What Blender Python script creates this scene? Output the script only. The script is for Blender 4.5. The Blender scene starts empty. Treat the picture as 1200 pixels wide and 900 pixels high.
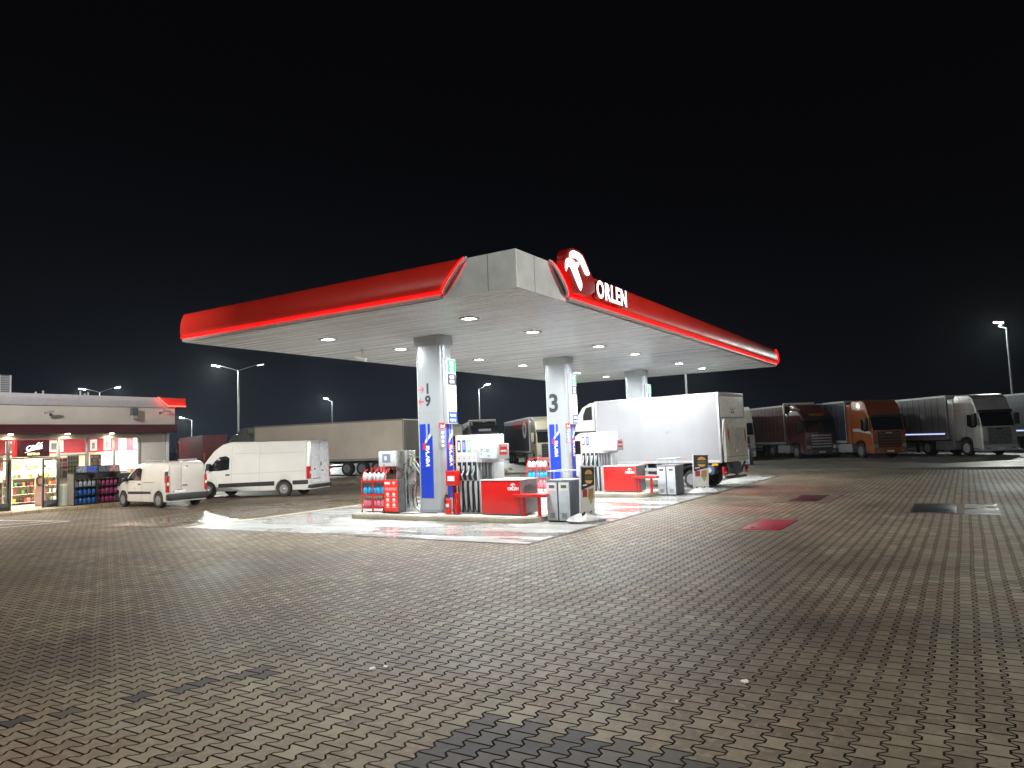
import bpy, bmesh, math, random
from mathutils import Vector, Matrix
R_ = math.radians
S = bpy.context.scene
COL = S.collection
rng = random.Random(7)

# ------------------------------------------------------------------ camera
F_PX, YAW, PITCH, ROLL, EYE = 854.2, 0.55344, 0.07971, -0.03791, 2.1
fw = Vector((math.cos(PITCH)*math.cos(YAW), math.cos(PITCH)*math.sin(YAW), math.sin(PITCH)))
rt = Vector((math.sin(YAW), -math.cos(YAW), 0)); up = rt.cross(fw)
r2 = math.cos(ROLL)*rt + math.sin(ROLL)*up
u2 = -math.sin(ROLL)*rt + math.cos(ROLL)*up
cam = bpy.data.cameras.new('camera'); cam.sensor_width = 36; cam.lens = F_PX/1200*36
cam.clip_end = 3000; cam.clip_start = 0.1
camo = bpy.data.objects.new('camera', cam); COL.objects.link(camo)
camo.matrix_world = Matrix(((r2.x, u2.x, -fw.x, 0), (r2.y, u2.y, -fw.y, 0), (r2.z, u2.z, -fw.z, EYE), (0, 0, 0, 1)))
S.camera = camo

# ------------------------------------------------------------------ world: night sky with town glow low in the haze
W = bpy.data.worlds.new('World'); S.world = W; W.use_nodes = True
nt = W.node_tree; N = nt.nodes; L = nt.links; N.clear()
tc = N.new('ShaderNodeTexCoord'); sx = N.new('ShaderNodeSeparateXYZ'); L.new(tc.outputs['Generated'], sx.inputs[0])
def wmath(op, a, b=None, clamp=False):
    n = N.new('ShaderNodeMath'); n.operation = op; n.use_clamp = clamp
    for i, v in enumerate((a, b)):
        if v is None: continue
        if isinstance(v, (int, float)): n.inputs[i].default_value = v
        else: L.new(v, n.inputs[i])
    return n.outputs[0]
# glow strongest low over the lorry park (azimuth about 45 degrees)
dotv = wmath('ADD', wmath('MULTIPLY', sx.outputs[0], math.cos(R_(48))), wmath('MULTIPLY', sx.outputs[1], math.sin(R_(48))))
azm = wmath('POWER', wmath('MAXIMUM', dotv, 0.0), 5.0)
low = wmath('POWER', 2.718, wmath('MULTIPLY', wmath('ABSOLUTE', sx.outputs[2]), -9.0))
gl = wmath('MULTIPLY', azm, low)
mx = N.new('ShaderNodeMix'); mx.data_type = 'RGBA'
L.new(gl, mx.inputs[0]); mx.inputs[6].default_value = (0.0010, 0.0009, 0.0014, 1); mx.inputs[7].default_value = (0.0110, 0.0150, 0.0275, 1)
bg = N.new('ShaderNodeBackground'); L.new(mx.outputs[2], bg.inputs[0]); bg.inputs[1].default_value = 1.0
wo = N.new('ShaderNodeOutputWorld'); L.new(bg.outputs[0], wo.inputs[0])

S.view_settings.view_transform = 'Standard'; S.view_settings.look = 'None'
S.view_settings.gamma = 1; S.view_settings.exposure = 0.0
S.render.engine = 'CYCLES'
cy = S.cycles
cy.use_denoising = True; cy.denoiser = 'OPENIMAGEDENOISE'
cy.max_bounces = 7; cy.diffuse_bounces = 4; cy.glossy_bounces = 4; cy.transmission_bounces = 4; cy.transparent_max_bounces = 12
cy.sample_clamp_indirect = 6.0; cy.caustics_reflective = False; cy.caustics_refractive = False
cy.use_light_tree = True

# strengths
HAZE_D = 0.00022
P_CANOPY = 400.0; P_STREET = 3000.0; P_SHOP = 480.0; P_NEAR = 2000.0

# ------------------------------------------------------------------ materials
MATS = {}
def new_mat(name):
    m = bpy.data.materials.new(name); m.use_nodes = True
    t = m.node_tree; b = t.nodes['Principled BSDF']
    return m, t, b
def nd(t, typ, **kw):
    n = t.nodes.new(typ)
    for k, v in kw.items():
        if k.startswith('i_'): n.inputs[k[2:].replace('_', ' ')].default_value = v
        else: setattr(n, k, v)
    return n
def mth(t, op, a, b=None, c=None, clamp=False):
    n = t.nodes.new('ShaderNodeMath'); n.operation = op; n.use_clamp = clamp
    for i, v in enumerate((a, b, c)):
        if v is None: continue
        if isinstance(v, (int, float)): n.inputs[i].default_value = v
        else: t.links.new(v, n.inputs[i])
    return n.outputs[0]
def mixc(t, fac, a, b, blend='MIX'):
    n = t.nodes.new('ShaderNodeMix'); n.data_type = 'RGBA'; n.blend_type = blend
    for i, v in ((0, fac), (6, a), (7, b)):
        if isinstance(v, (int, float)): n.inputs[i].default_value = v if i == 0 else (v, v, v, 1)
        elif isinstance(v, tuple): n.inputs[i].default_value = (v[0], v[1], v[2], 1)
        else: t.links.new(v, n.inputs[i])
    return n.outputs[2]
def ramp(t, fac, *stops):
    n = t.nodes.new('ShaderNodeValToRGB'); cr = n.color_ramp
    while len(cr.elements) < len(stops): cr.elements.new(0.5)
    for e, (p, c) in zip(cr.elements, stops):
        e.position = p; e.color = (c, c, c, 1) if isinstance(c, (int, float)) else (c[0], c[1], c[2], 1)
    t.links.new(fac, n.inputs[0]); return n.outputs[0]
def mat(name, col, rough=0.5, metal=0.0, var=0.10, scale=6.0, coat=0.0, dirt=0.0, bump=0.0, spec=0.5, rv=0.22):
    """painted or plain surface: base colour with slight mottling, uneven gloss, optional grime low down"""
    if name in MATS: return MATS[name]
    m, t, b = new_mat(name)
    co = nd(t, 'ShaderNodeTexCoord')
    n1 = nd(t, 'ShaderNodeTexNoise', i_Scale=scale, i_Detail=5.0, i_Roughness=0.6); t.links.new(co.outputs['Object'], n1.inputs['Vector'])
    f = n1.outputs['Fac']
    dk = tuple(c*(1-var*1.6) for c in col); lt = tuple(min(1, c*(1+var*0.8)) for c in col)
    c = ramp(t, f, (0.3, dk), (0.7, lt))
    if dirt > 0:
        n2 = nd(t, 'ShaderNodeTexNoise', i_Scale=scale*0.35, i_Detail=7.0, i_Roughness=0.7); t.links.new(co.outputs['Object'], n2.inputs['Vector'])
        c = mixc(t, mth(t, 'MULTIPLY', ramp(t, n2.outputs['Fac'], (0.45, 0.0), (0.72, 1.0)), dirt), c, (0.10, 0.085, 0.065))
    t.links.new(c, b.inputs['Base Color'])
    rr = ramp(t, f, (0.25, max(0.02, rough*(1-rv))), (0.75, min(1, rough*(1+rv))))
    t.links.new(rr, b.inputs['Roughness'])
    b.inputs['Metallic'].default_value = metal
    b.inputs['Coat Weight'].default_value = coat; b.inputs['Coat Roughness'].default_value = 0.08
    b.inputs['Specular IOR Level'].default_value = spec
    if bump > 0:
        bp = nd(t, 'ShaderNodeBump', i_Strength=bump, i_Distance=0.01)
        n3 = nd(t, 'ShaderNodeTexNoise', i_Scale=scale*10, i_Detail=4.0); t.links.new(co.outputs['Object'], n3.inputs['Vector'])
        t.links.new(n3.outputs['Fac'], bp.inputs['Height']); t.links.new(bp.outputs[0], b.inputs['Normal'])
    MATS[name] = m; return m
def emis(name, col, s, base=(0.8, 0.8, 0.8)):
    if name in MATS: return MATS[name]
    m, t, b = new_mat(name)
    b.inputs['Base Color'].default_value = (*base, 1); b.inputs['Roughness'].default_value = 0.4
    b.inputs['Emission Color'].default_value = (*col, 1); b.inputs['Emission Strength'].default_value = s
    MATS[name] = m; return m
def glass_mat(name, tint=(1, 1, 1), refl=0.12):
    if name in MATS: return MATS[name]
    m = bpy.data.materials.new(name); m.use_nodes = True; t = m.node_tree; t.nodes.clear()
    tr = nd(t, 'ShaderNodeBsdfTransparent'); tr.inputs[0].default_value = (*tint, 1)
    gl_ = nd(t, 'ShaderNodeBsdfGlossy'); gl_.inputs['Roughness'].default_value = 0.02
    fr = nd(t, 'ShaderNodeFresnel'); fr.inputs[0].default_value = 1.45
    ms = nd(t, 'ShaderNodeMixShader'); out = nd(t, 'ShaderNodeOutputMaterial')
    t.links.new(fr.outputs[0], ms.inputs[0]); t.links.new(tr.outputs[0], ms.inputs[1]); t.links.new(gl_.outputs[0], ms.inputs[2])
    t.links.new(ms.outputs[0], out.inputs[0]); MATS[name] = m; return m

white_paint = mat('white_vehicle_paint', (0.62, 0.61, 0.58), 0.26, coat=0.7, var=0.02, dirt=0.05, scale=2.5, rv=.05)
old_white_paint = mat('worn_white_vehicle_paint', (0.56, 0.53, 0.48), 0.28, coat=0.6, var=0.02, dirt=0.08, scale=2.5, rv=.05)
white_sheet = mat('white_panel', (0.78, 0.79, 0.80), 0.35, var=0.04)
white_plastic = mat('white_plastic', (0.56, 0.57, 0.59), 0.4, var=0.05)
light_grey = mat('light_grey_metal', (0.52, 0.54, 0.57), 0.38, metal=0.2, var=0.08)
mid_grey = mat('mid_grey_metal', (0.30, 0.31, 0.33), 0.45, metal=0.2, var=0.1)
dark_grey = mat('dark_grey_metal', (0.075, 0.08, 0.09), 0.45, var=0.15)
black = mat('black_plastic', (0.018, 0.018, 0.02), 0.45, var=0.2)
rubber = mat('tyre_rubber', (0.022, 0.021, 0.020), 0.8, var=0.25, dirt=0.3)
red = mat('red_paint', (0.62, 0.012, 0.010), 0.32, var=0.06, coat=0.3)
red_fascia = mat('red_fascia_panel', (0.72, 0.026, 0.014), 0.36, var=0.05, scale=0.8)
dark_red = mat('dark_red_band', (0.050, 0.006, 0.012), 0.5, var=0.1)
blue = mat('blue_graphic', (0.012, 0.045, 0.46), 0.35, var=0.05)
steel = mat('stainless_steel', (0.55, 0.55, 0.54), 0.28, metal=0.9, var=0.15, scale=3)
rim_mat = mat('wheel_rim', (0.34, 0.34, 0.35), 0.35, metal=0.6, var=0.15)
car_glass = mat('dark_vehicle_glass', (0.010, 0.012, 0.014), 0.05, var=0.1, spec=0.8)
chrome = mat('bright_metal', (0.65, 0.65, 0.65), 0.15, metal=1.0, var=0.05)
tail_red = mat('tail_lamp_red', (0.45, 0.01, 0.015), 0.12, var=0.1, coat=1.0)
amber = mat('amber_reflector', (0.8, 0.30, 0.02), 0.2)
headlamp = mat('headlamp_lens', (0.55, 0.58, 0.62), 0.08, metal=0.6, coat=1.0)
plate_w = mat('number_plate_white', (0.75, 0.75, 0.72), 0.4)
ink = mat('black_ink', (0.02, 0.022, 0.025), 0.5)
white_ink = mat('white_ink', (0.85, 0.85, 0.85), 0.5, var=0.02)
red_ink = mat('red_ink', (0.65, 0.02, 0.02), 0.5, var=0.02)
pane_glass = glass_mat('window_glass')
led_red = emis('red_led_tube', (1.0, 0.002, 0.002), 6.0, (0.5, 0.002, 0.002))
led_white = emis('white_led_sign', (1.0, 1.0, 1.0), 1.7)
lamp_face = emis('lamp_diffuser', (1.0, 1.0, 0.97), 40.0)
street_face = emis('street_lamp_diffuser', (0.93, 1.0, 0.92), 700.0)

# ------------------------------------------------------------------ mesh builder
class MB:
    def __init__(s): s.v = []; s.f = []
    def add(s, vs, fs):
        o = len(s.v); s.v += [tuple(v) for v in vs]; s.f += [tuple(i+o for i in f) for f in fs]; return s
    def box(s, x0, x1, y0, y1, z0, z1):
        x0, x1 = sorted((x0, x1)); y0, y1 = sorted((y0, y1)); z0, z1 = sorted((z0, z1))
        v = [(x, y, z) for z in (z0, z1) for y in (y0, y1) for x in (x0, x1)]
        return s.add(v, [(0, 2, 3, 1), (4, 5, 7, 6), (0, 1, 5, 4), (2, 6, 7, 3), (0, 4, 6, 2), (1, 3, 7, 5)])
    def cyl(s, a, b, r0, r1=None, n=16, caps=True):
        a = Vector(a); b = Vector(b); r1 = r0 if r1 is None else r1
        d = (b-a).normalized(); e = d.orthogonal().normalized(); g = d.cross(e)
        v = []
        for c, r in ((a, r0), (b, r1)):
            for i in range(n):
                t = 2*math.pi*i/n; v.append(c + r*(math.cos(t)*e + math.sin(t)*g))
        f = [(i, (i+1) % n, n+(i+1) % n, n+i) for i in range(n)]
        if caps: f += [tuple(range(n-1, -1, -1)), tuple(range(n, 2*n))]
        return s.add(v, f)
    def tube(s, pts, r, n=8):
        pts = [Vector(p) for p in pts]; rings = []; e = None
        for i, p in enumerate(pts):
            d = (pts[min(i+1, len(pts)-1)] - pts[max(i-1, 0)]).normalized()
            e = d.orthogonal().normalized() if e is None else (e - d*e.dot(d)).normalized()
            g = d.cross(e); rr = r[i] if isinstance(r, (list, tuple)) else r
            rings.append([p + rr*(math.cos(2*math.pi*k/n)*e + math.sin(2*math.pi*k/n)*g) for k in range(n)])
        return s.loft(rings)
    def loft(s, rings, caps=True):
        n = len(rings[0]); v = [p for r in rings for p in r]; f = []
        for j in range(len(rings)-1):
            for i in range(n):
                f.append((j*n+i, j*n+(i+1) % n, (j+1)*n+(i+1) % n, (j+1)*n+i))
        if caps: f += [tuple(range(n-1, -1, -1)), tuple(range((len(rings)-1)*n, len(rings)*n))]
        return s.add(v, f)
    def prism(s, poly, axis, a, b):
        """poly 2-D; axis x: (y,z), y: (x,z), z: (x,y)"""
        def P(u, w, t): return {'x': (t, u, w), 'y': (u, t, w), 'z': (u, w, t)}[axis]
        n = len(poly)
        v = [P(u, w, a) for u, w in poly] + [P(u, w, b) for u, w in poly]
        f = [tuple(range(n)), tuple(range(2*n-1, n-1, -1))] + [(i, n+i, n+(i+1) % n, (i+1) % n) for i in range(n)]
        return s.add(v, f)
    def sphere(s, c, r, n=12, m=8, sz=1.0):
        rings = []
        for j in range(1, m):
            t = math.pi*j/m
            rings.append([(c[0]+r*math.sin(t)*math.cos(2*math.pi*i/n), c[1]+r*math.sin(t)*math.sin(2*math.pi*i/n), c[2]-r*sz*math.cos(t)) for i in range(n)])
        return s.loft(rings)
    def xf(s, M):
        s.v = [tuple(M @ Vector(v)) for v in s.v]; return s
    def build(s, name, m, parent=None, bevel=0.0, smooth=None, seg=2):
        me = bpy.data.meshes.new(name); bm = bmesh.new()
        vs = [bm.verts.new(v) for v in s.v]
        for f in s.f:
            try: bm.faces.new([vs[i] for i in f])
            except ValueError: pass
        if bevel > 0:
            bmesh.ops.remove_doubles(bm, verts=bm.verts, dist=1e-5)
            es = [e for e in bm.edges if len(e.link_faces) == 2 and e.calc_face_angle(0) > 0.5]
            bmesh.ops.bevel(bm, geom=es, offset=bevel, segments=seg, affect='EDGES', profile=0.6, clamp_overlap=True)
        bmesh.ops.recalc_face_normals(bm, faces=bm.faces)
        bm.to_mesh(me); bm.free()
        if smooth is None: smooth = 35
        if smooth:
            for p in me.polygons: p.use_smooth = True
            me.set_sharp_from_angle(angle=R_(smooth))
        me.materials.append(m)
        o = bpy.data.objects.new(name, me); COL.objects.link(o)
        if parent is not None: o.parent = parent
        return o
def B(*a): return MB().box(*a)
def tag(o, label=None, cat=None, group=None, kind=None):
    if label: o['label'] = label
    if cat: o['category'] = cat
    if group: o['group'] = group
    if kind: o['kind'] = kind
    return o
def thing(name, label, cat, loc=(0, 0, 0), rz=0.0, group=None):
    o = bpy.data.objects.new(name, None); o.empty_display_size = 0.2; COL.objects.link(o)
    o.location = loc; o.rotation_euler = (0, 0, rz); return tag(o, label, cat, group)
def dup(root, loc, rz, label=None, group=None):
    def cp(o, parent):
        c = o.copy(); COL.objects.link(c)
        if parent is not None: c.parent = parent
        for ch in kids.get(o.name, []): cp(ch, c)
        return c
    kids = {}
    for o in COL.objects:
        if o.parent: kids.setdefault(o.parent.name, []).append(o)
    r = cp(root, None); r.location = loc; r.rotation_euler = (0, 0, rz)
    if label: r['label'] = label
    if group: r['group'] = group
    return r
def text(s, size, m, parent, loc, right, upv, name='lettering', depth=0.004, bold=0.0, align='CENTER', sx=1.0, space=1.0, shear=0.0):
    cu = bpy.data.curves.new(name, 'FONT'); cu.body = s; cu.size = size; cu.extrude = depth; cu.offset = bold
    cu.align_x = align; cu.align_y = 'CENTER'; cu.space_character = space; cu.shear = shear; cu.resolution_u = 3
    tmp = bpy.data.objects.new('tmp', cu); COL.objects.link(tmp)
    dg = bpy.context.evaluated_depsgraph_get(); me = bpy.data.meshes.new_from_object(tmp.evaluated_get(dg))
    COL.objects.unlink(tmp); bpy.data.objects.remove(tmp)
    r = Vector(right).normalized(); u = Vector(upv).normalized(); n = r.cross(u)
    Mx = Matrix(((r.x*sx, u.x, n.x, loc[0]), (r.y*sx, u.y, n.y, loc[1]), (r.z*sx, u.z, n.z, loc[2]), (0, 0, 0, 1)))
    me.transform(Mx); me.materials.clear(); me.materials.append(m)
    o = bpy.data.objects.new(name, me); COL.objects.link(o)
    if parent is not None: o.parent = parent
    return o
def area(name, loc, size, power, color=(1, 1, 1), spread=180, parent=None, sy=None, rot=(0, 0, 0)):
    l = bpy.data.lights.new(name, 'AREA'); l.energy = power; l.color = color; l.size = size
    l.shape = 'SQUARE' if sy is None else 'RECTANGLE'
    if sy: l.size_y = sy
    l.spread = R_(spread)
    o = bpy.data.objects.new(name, l); COL.objects.link(o); o.location = loc; o.rotation_euler = rot
    if parent is not None: o.parent = parent
    return o

# ================================================================== GROUND
def paving_material():
    m, t, b = new_mat('interlocking_block_paving')
    g = nd(t, 'ShaderNodeNewGeometry'); sp = nd(t, 'ShaderNodeSeparateXYZ'); t.links.new(g.outputs['Position'], sp.inputs[0])
    # warp a little so courses are not ruler straight
    wn = nd(t, 'ShaderNodeTexNoise', i_Scale=0.35, i_Detail=2.0); t.links.new(g.outputs['Position'], wn.inputs['Vector'])
    ws = nd(t, 'ShaderNodeSeparateColor'); t.links.new(wn.outputs['Color'], ws.inputs[0])
    Lb, Wb, A = 0.203, 0.182, 0.130
    X = mth(t, 'DIVIDE', mth(t, 'ADD', sp.outputs[0], mth(t, 'MULTIPLY', ws.outputs[0], 0.05)), Lb)
    Y = mth(t, 'DIVIDE', mth(t, 'ADD', sp.outputs[1], mth(t, 'MULTIPLY', ws.outputs[1], 0.05)), Wb)
    tri = mth(t, 'PINGPONG', X, 0.5)
    T = mth(t, 'MINIMUM', mth(t, 'MAXIMUM', mth(t, 'MULTIPLY', mth(t, 'SUBTRACT', 0.25, tri), 9.0), -1.0), 1.0)
    j = mth(t, 'ROUND', Y); f = mth(t, 'SUBTRACT', Y, j)
    par = mth(t, 'FLOORED_MODULO', j, 2.0); sgn = mth(t, 'SUBTRACT', 1.0, mth(t, 'MULTIPLY', par, 2.0))
    d = mth(t, 'SUBTRACT', mth(t, 'SUBTRACT', mth(t, 'ABSOLUTE', f), 0.5), mth(t, 'MULTIPLY', mth(t, 'MULTIPLY', sgn, A), T))
    over = mth(t, 'GREATER_THAN', d, 0.0)
    row = mth(t, 'ADD', j, mth(t, 'MULTIPLY', mth(t, 'SIGN', f), over))
    parr = mth(t, 'FLOORED_MODULO', row, 2.0)
    xr = mth(t, 'ADD', X, mth(t, 'MULTIPLY', parr, 0.5))
    blk = mth(t, 'FLOOR', xr)
    fx = mth(t, 'ABSOLUTE', mth(t, 'SUBTRACT', mth(t, 'FRACT', mth(t, 'ADD', xr, 0.5)), 0.5))
    dz = mth(t, 'MULTIPLY', mth(t, 'ABSOLUTE', d), Wb)      # metres to the zig-zag joint
    dc = mth(t, 'MULTIPLY', fx, Lb)
    dist = mth(t, 'MINIMUM', mth(t, 'MULTIPLY', dz, mth(t, 'SUBTRACT', 1.0, mth(t, 'MULTIPLY', mth(t, 'LESS_THAN', mth(t, 'ABSOLUTE', T), 0.98), 0.30))), mth(t, 'MULTIPLY', dc, 0.85))
    joint = mth(t, 'SUBTRACT', 1.0, nd_smooth(t, dist, 0.0050, 0.0112))
    idv = nd(t, 'ShaderNodeCombineXYZ'); t.links.new(row, idv.inputs[0]); t.links.new(blk, idv.inputs[1])
    wh = nd(t, 'ShaderNodeTexWhiteNoise', noise_dimensions='3D'); t.links.new(idv.outputs[0], wh.inputs['Vector'])
    whs = nd(t, 'ShaderNodeSeparateColor'); t.links.new(wh.outputs['Color'], whs.inputs[0])
    base = ramp(t, whs.outputs[0], (0.0, (0.115, 0.090, 0.064)), (0.22, (0.160, 0.130, 0.090)), (0.5, (0.235, 0.205, 0.140)), (0.70, (0.190, 0.142, 0.106)), (0.86, (0.255, 0.218, 0.150)), (1.0, (0.31, 0.265, 0.19)))
    # broad patches: pinkish, greenish beige, worn
    n1 = nd(t, 'ShaderNodeTexNoise', i_Scale=0.55, i_Detail=5.0, i_Roughness=0.6); t.links.new(g.outputs['Position'], n1.inputs['Vector'])
    base = mixc(t, ramp(t, n1.outputs['Fac'], (0.42, 0.0), (0.62, 0.7)), base, (0.165, 0.102, 0.078))
    n2 = nd(t, 'ShaderNodeTexNoise', i_Scale=0.9, i_Detail=6.0, i_Roughness=0.65)
    mp = nd(t, 'ShaderNodeMapping'); mp.inputs['Location'].default_value = (13, 5, 3); t.links.new(g.outputs['Position'], mp.inputs[0]); t.links.new(mp.outputs[0], n2.inputs['Vector'])
    base = mixc(t, ramp(t, n2.outputs['Fac'], (0.5, 0.0), (0.68, 0.5)), base, (0.225, 0.205, 0.135))
    # within-block wear and pale film
    n3 = nd(t, 'ShaderNodeTexNoise', i_Scale=12.0, i_Detail=8.0, i_Roughness=0.75); t.links.new(g.outputs['Position'], n3.inputs['Vector'])
    base = mixc(t, ramp(t, n3.outputs['Fac'], (0.50, 0.0), (0.60, 0.6)), base, (0.31, 0.26, 0.18))
    base = mixc(t, ramp(t, n3.outputs['Fac'], (0.32, 0.75), (0.45, 0.0)), base, (0.10, 0.070, 0.048))
    # dark setts: patch in front, diagonal dashes, long strip
    bx = mth(t, 'MULTIPLY', mth(t, 'SUBTRACT', mth(t, 'ADD', blk, 0.5), mth(t, 'MULTIPLY', parr, 0.5)), Lb)
    by = mth(t, 'MULTIPLY', row, Wb)
    def lt(a, c): return mth(t, 'LESS_THAN', a, c)
    def gt(a, c): return mth(t, 'GREATER_THAN', a, c)
    def AND(*k):
        o = k[0]
        for q in k[1:]: o = mth(t, 'MULTIPLY', o, q)
        return o
    diag = mth(t, 'ADD', mth(t, 'MULTIPLY', bx, 0.6), by)          # stepped left edge of the patch
    patch = AND(lt(bx, 4.86), lt(by, 3.42), gt(by, -30.0), gt(bx, 2.2), lt(mth(t, 'SUBTRACT', by, mth(t, 'MULTIPLY', bx, 0.15)), 2.78))
    def dash(x0, y0, x1, y1, w):
        # blocks whose centre lies near a line
        dx, dy = x1-x0, y1-y0; ln = math.hypot(dx, dy); nx, ny = -dy/ln, dx/ln
        dd = mth(t, 'ABSOLUTE', mth(t, 'ADD', mth(t, 'ADD', mth(t, 'MULTIPLY', bx, nx), mth(t, 'MULTIPLY', by, ny)), -(x0*nx+y0*ny)))
        al = mth(t, 'ADD', mth(t, 'ADD', mth(t, 'MULTIPLY', bx, dx/ln), mth(t, 'MULTIPLY', by, dy/ln)), -(x0*dx/ln+y0*dy/ln))
        return AND(lt(dd, w), gt(al, 0.0), lt(al, ln))
    dashes = mth(t, 'MAXIMUM', dash(4.75, 5.98, 1.6, 7.35, 0.045), dash(4.8, 8.97, 1.6, 10.1, 0.045))
    for px, py in ((4.77, 5.90), (4.78, 8.97)):
        dashes = mth(t, 'MAXIMUM', dashes, AND(lt(mth(t, 'ABSOLUTE', mth(t, 'SUBTRACT', bx, px)), 0.15), lt(mth(t, 'ABSOLUTE', mth(t, 'SUBTRACT', by, py)), 0.2)))
    darkm = mth(t, 'MAXIMUM', patch, dashes)
    base = mixc(t, mth(t, 'MULTIPLY', darkm, ramp(t, whs.outputs[1], (0.0, 0.55), (0.6, 0.85), (1.0, 0.97))), base, (0.040, 0.038, 0.044))
    # odd pale / odd dark single blocks, oil stains
    base = mixc(t, mth(t, 'MULTIPLY', gt(whs.outputs[2], 0.975), 0.5), base, (0.30, 0.27, 0.22))
    n4 = nd(t, 'ShaderNodeTexNoise', i_Scale=0.22, i_Detail=6.0, i_Roughness=0.62); mp4 = nd(t, 'ShaderNodeMapping'); mp4.inputs['Location'].default_value = (4, 31, 0)
    t.links.new(g.outputs['Position'], mp4.inputs[0]); t.links.new(mp4.outputs[0], n4.inputs['Vector'])
    base = mixc(t, ramp(t, n4.outputs['Fac'], (0.47, 0.0), (0.66, 0.75)), base, (0.070, 0.056, 0.044))
    # red shine of the light line painted into the paving round the covers
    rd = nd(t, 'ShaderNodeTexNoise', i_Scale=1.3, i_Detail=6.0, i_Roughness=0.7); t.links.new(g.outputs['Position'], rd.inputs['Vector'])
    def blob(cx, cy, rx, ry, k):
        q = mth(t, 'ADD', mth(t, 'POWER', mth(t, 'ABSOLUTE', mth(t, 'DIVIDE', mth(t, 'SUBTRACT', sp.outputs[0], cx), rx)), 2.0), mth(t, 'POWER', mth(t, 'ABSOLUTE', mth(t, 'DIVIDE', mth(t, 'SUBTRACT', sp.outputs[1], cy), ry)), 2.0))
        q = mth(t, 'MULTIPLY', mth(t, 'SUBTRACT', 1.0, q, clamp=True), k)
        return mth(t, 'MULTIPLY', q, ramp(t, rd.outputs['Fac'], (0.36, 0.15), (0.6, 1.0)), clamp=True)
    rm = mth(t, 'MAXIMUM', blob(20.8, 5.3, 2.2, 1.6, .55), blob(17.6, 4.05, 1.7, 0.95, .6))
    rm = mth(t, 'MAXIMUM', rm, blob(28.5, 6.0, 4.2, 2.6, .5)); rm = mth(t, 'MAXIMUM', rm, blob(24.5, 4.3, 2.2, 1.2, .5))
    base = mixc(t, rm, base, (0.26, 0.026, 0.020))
    jc = mixc(t, ramp(t, n2.outputs['Fac'], (0.42, 0.0), (0.62, 0.7)), (0.009, 0.007, 0.005), (0.055, 0.043, 0.030))
    col = mixc(t, joint, base, jc)
    t.links.new(col, b.inputs['Base Color'])
    # wetness near the pumps
    nw = nd(t, 'ShaderNodeTexNoise', i_Scale=0.8, i_Detail=5.0, i_Roughness=0.6); mw = nd(t, 'ShaderNodeMapping'); mw.inputs['Location'].default_value = (2, 9, 1); mw.inputs['Scale'].default_value = (1.0, 0.45, 1)
    t.links.new(g.outputs['Position'], mw.inputs[0]); t.links.new(mw.outputs[0], nw.inputs['Vector'])
    wm = mth(t, 'ADD', mth(t, 'POWER', mth(t, 'ABSOLUTE', mth(t, 'DIVIDE', mth(t, 'SUBTRACT', sp.outputs[0], 17.5), 6.0)), 2.0), mth(t, 'POWER', mth(t, 'ABSOLUTE', mth(t, 'DIVIDE', mth(t, 'SUBTRACT', sp.outputs[1], 21.3), 3.2)), 2.0))
    wm = mth(t, 'SUBTRACT', 1.0, wm, clamp=True)
    wet = mth(t, 'MULTIPLY', ramp(t, nw.outputs['Fac'], (0.42, 0.0), (0.52, 1.0)), mth(t, 'MULTIPLY', wm, 2.0, clamp=True))
    ro = ramp(t, n3.outputs['Fac'], (0.3, 0.50), (0.7, 0.68))
    ro = mixc(t, gloss_damp(t, n4), ro, 0.46)
    ro = mixc(t, wet, ro, 0.16)
    t.links.new(ro, b.inputs['Roughness'])
    t.links.new(mth(t, 'MULTIPLY', mth(t, 'SUBTRACT', 1.0, joint), mth(t, 'ADD', 0.26, mth(t, 'MULTIPLY', wet, 0.3))), b.inputs['Specular IOR Level'])
    # relief: joints, block tilt, grit
    tilt = mth(t, 'MULTIPLY', whs.outputs[2], 0.10)
    h = mth(t, 'ADD', mth(t, 'MULTIPLY', mth(t, 'SUBTRACT', 1.0, joint), 0.7), mth(t, 'ADD', tilt, mth(t, 'MULTIPLY', n3.outputs['Fac'], 0.20)))
    ng = nd(t, 'ShaderNodeTexNoise', i_Scale=90.0, i_Detail=3.0); t.links.new(g.outputs['Position'], ng.inputs['Vector'])
    h = mth(t, 'ADD', h, mth(t, 'MULTIPLY', ng.outputs['Fac'], 0.10))
    bp = nd(t, 'ShaderNodeBump', i_Strength=0.6, i_Distance=0.008); t.links.new(h, bp.inputs['Height']); t.links.new(bp.outputs[0], b.inputs['Normal'])
    return m
def nd_smooth(t, v, lo, hi):
    n = t.nodes.new('ShaderNodeMapRange'); n.interpolation_type = 'SMOOTHSTEP'
    t.links.new(v, n.inputs[0]); n.inputs[1].default_value = lo; n.inputs[2].default_value = hi
    n.inputs[3].default_value = 0; n.inputs[4].default_value = 1
    return n.outputs[0]
def gloss_damp(t, n4):
    return ramp(t, n4.outputs['Fac'], (0.45, 0.0), (0.65, 0.7))
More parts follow.
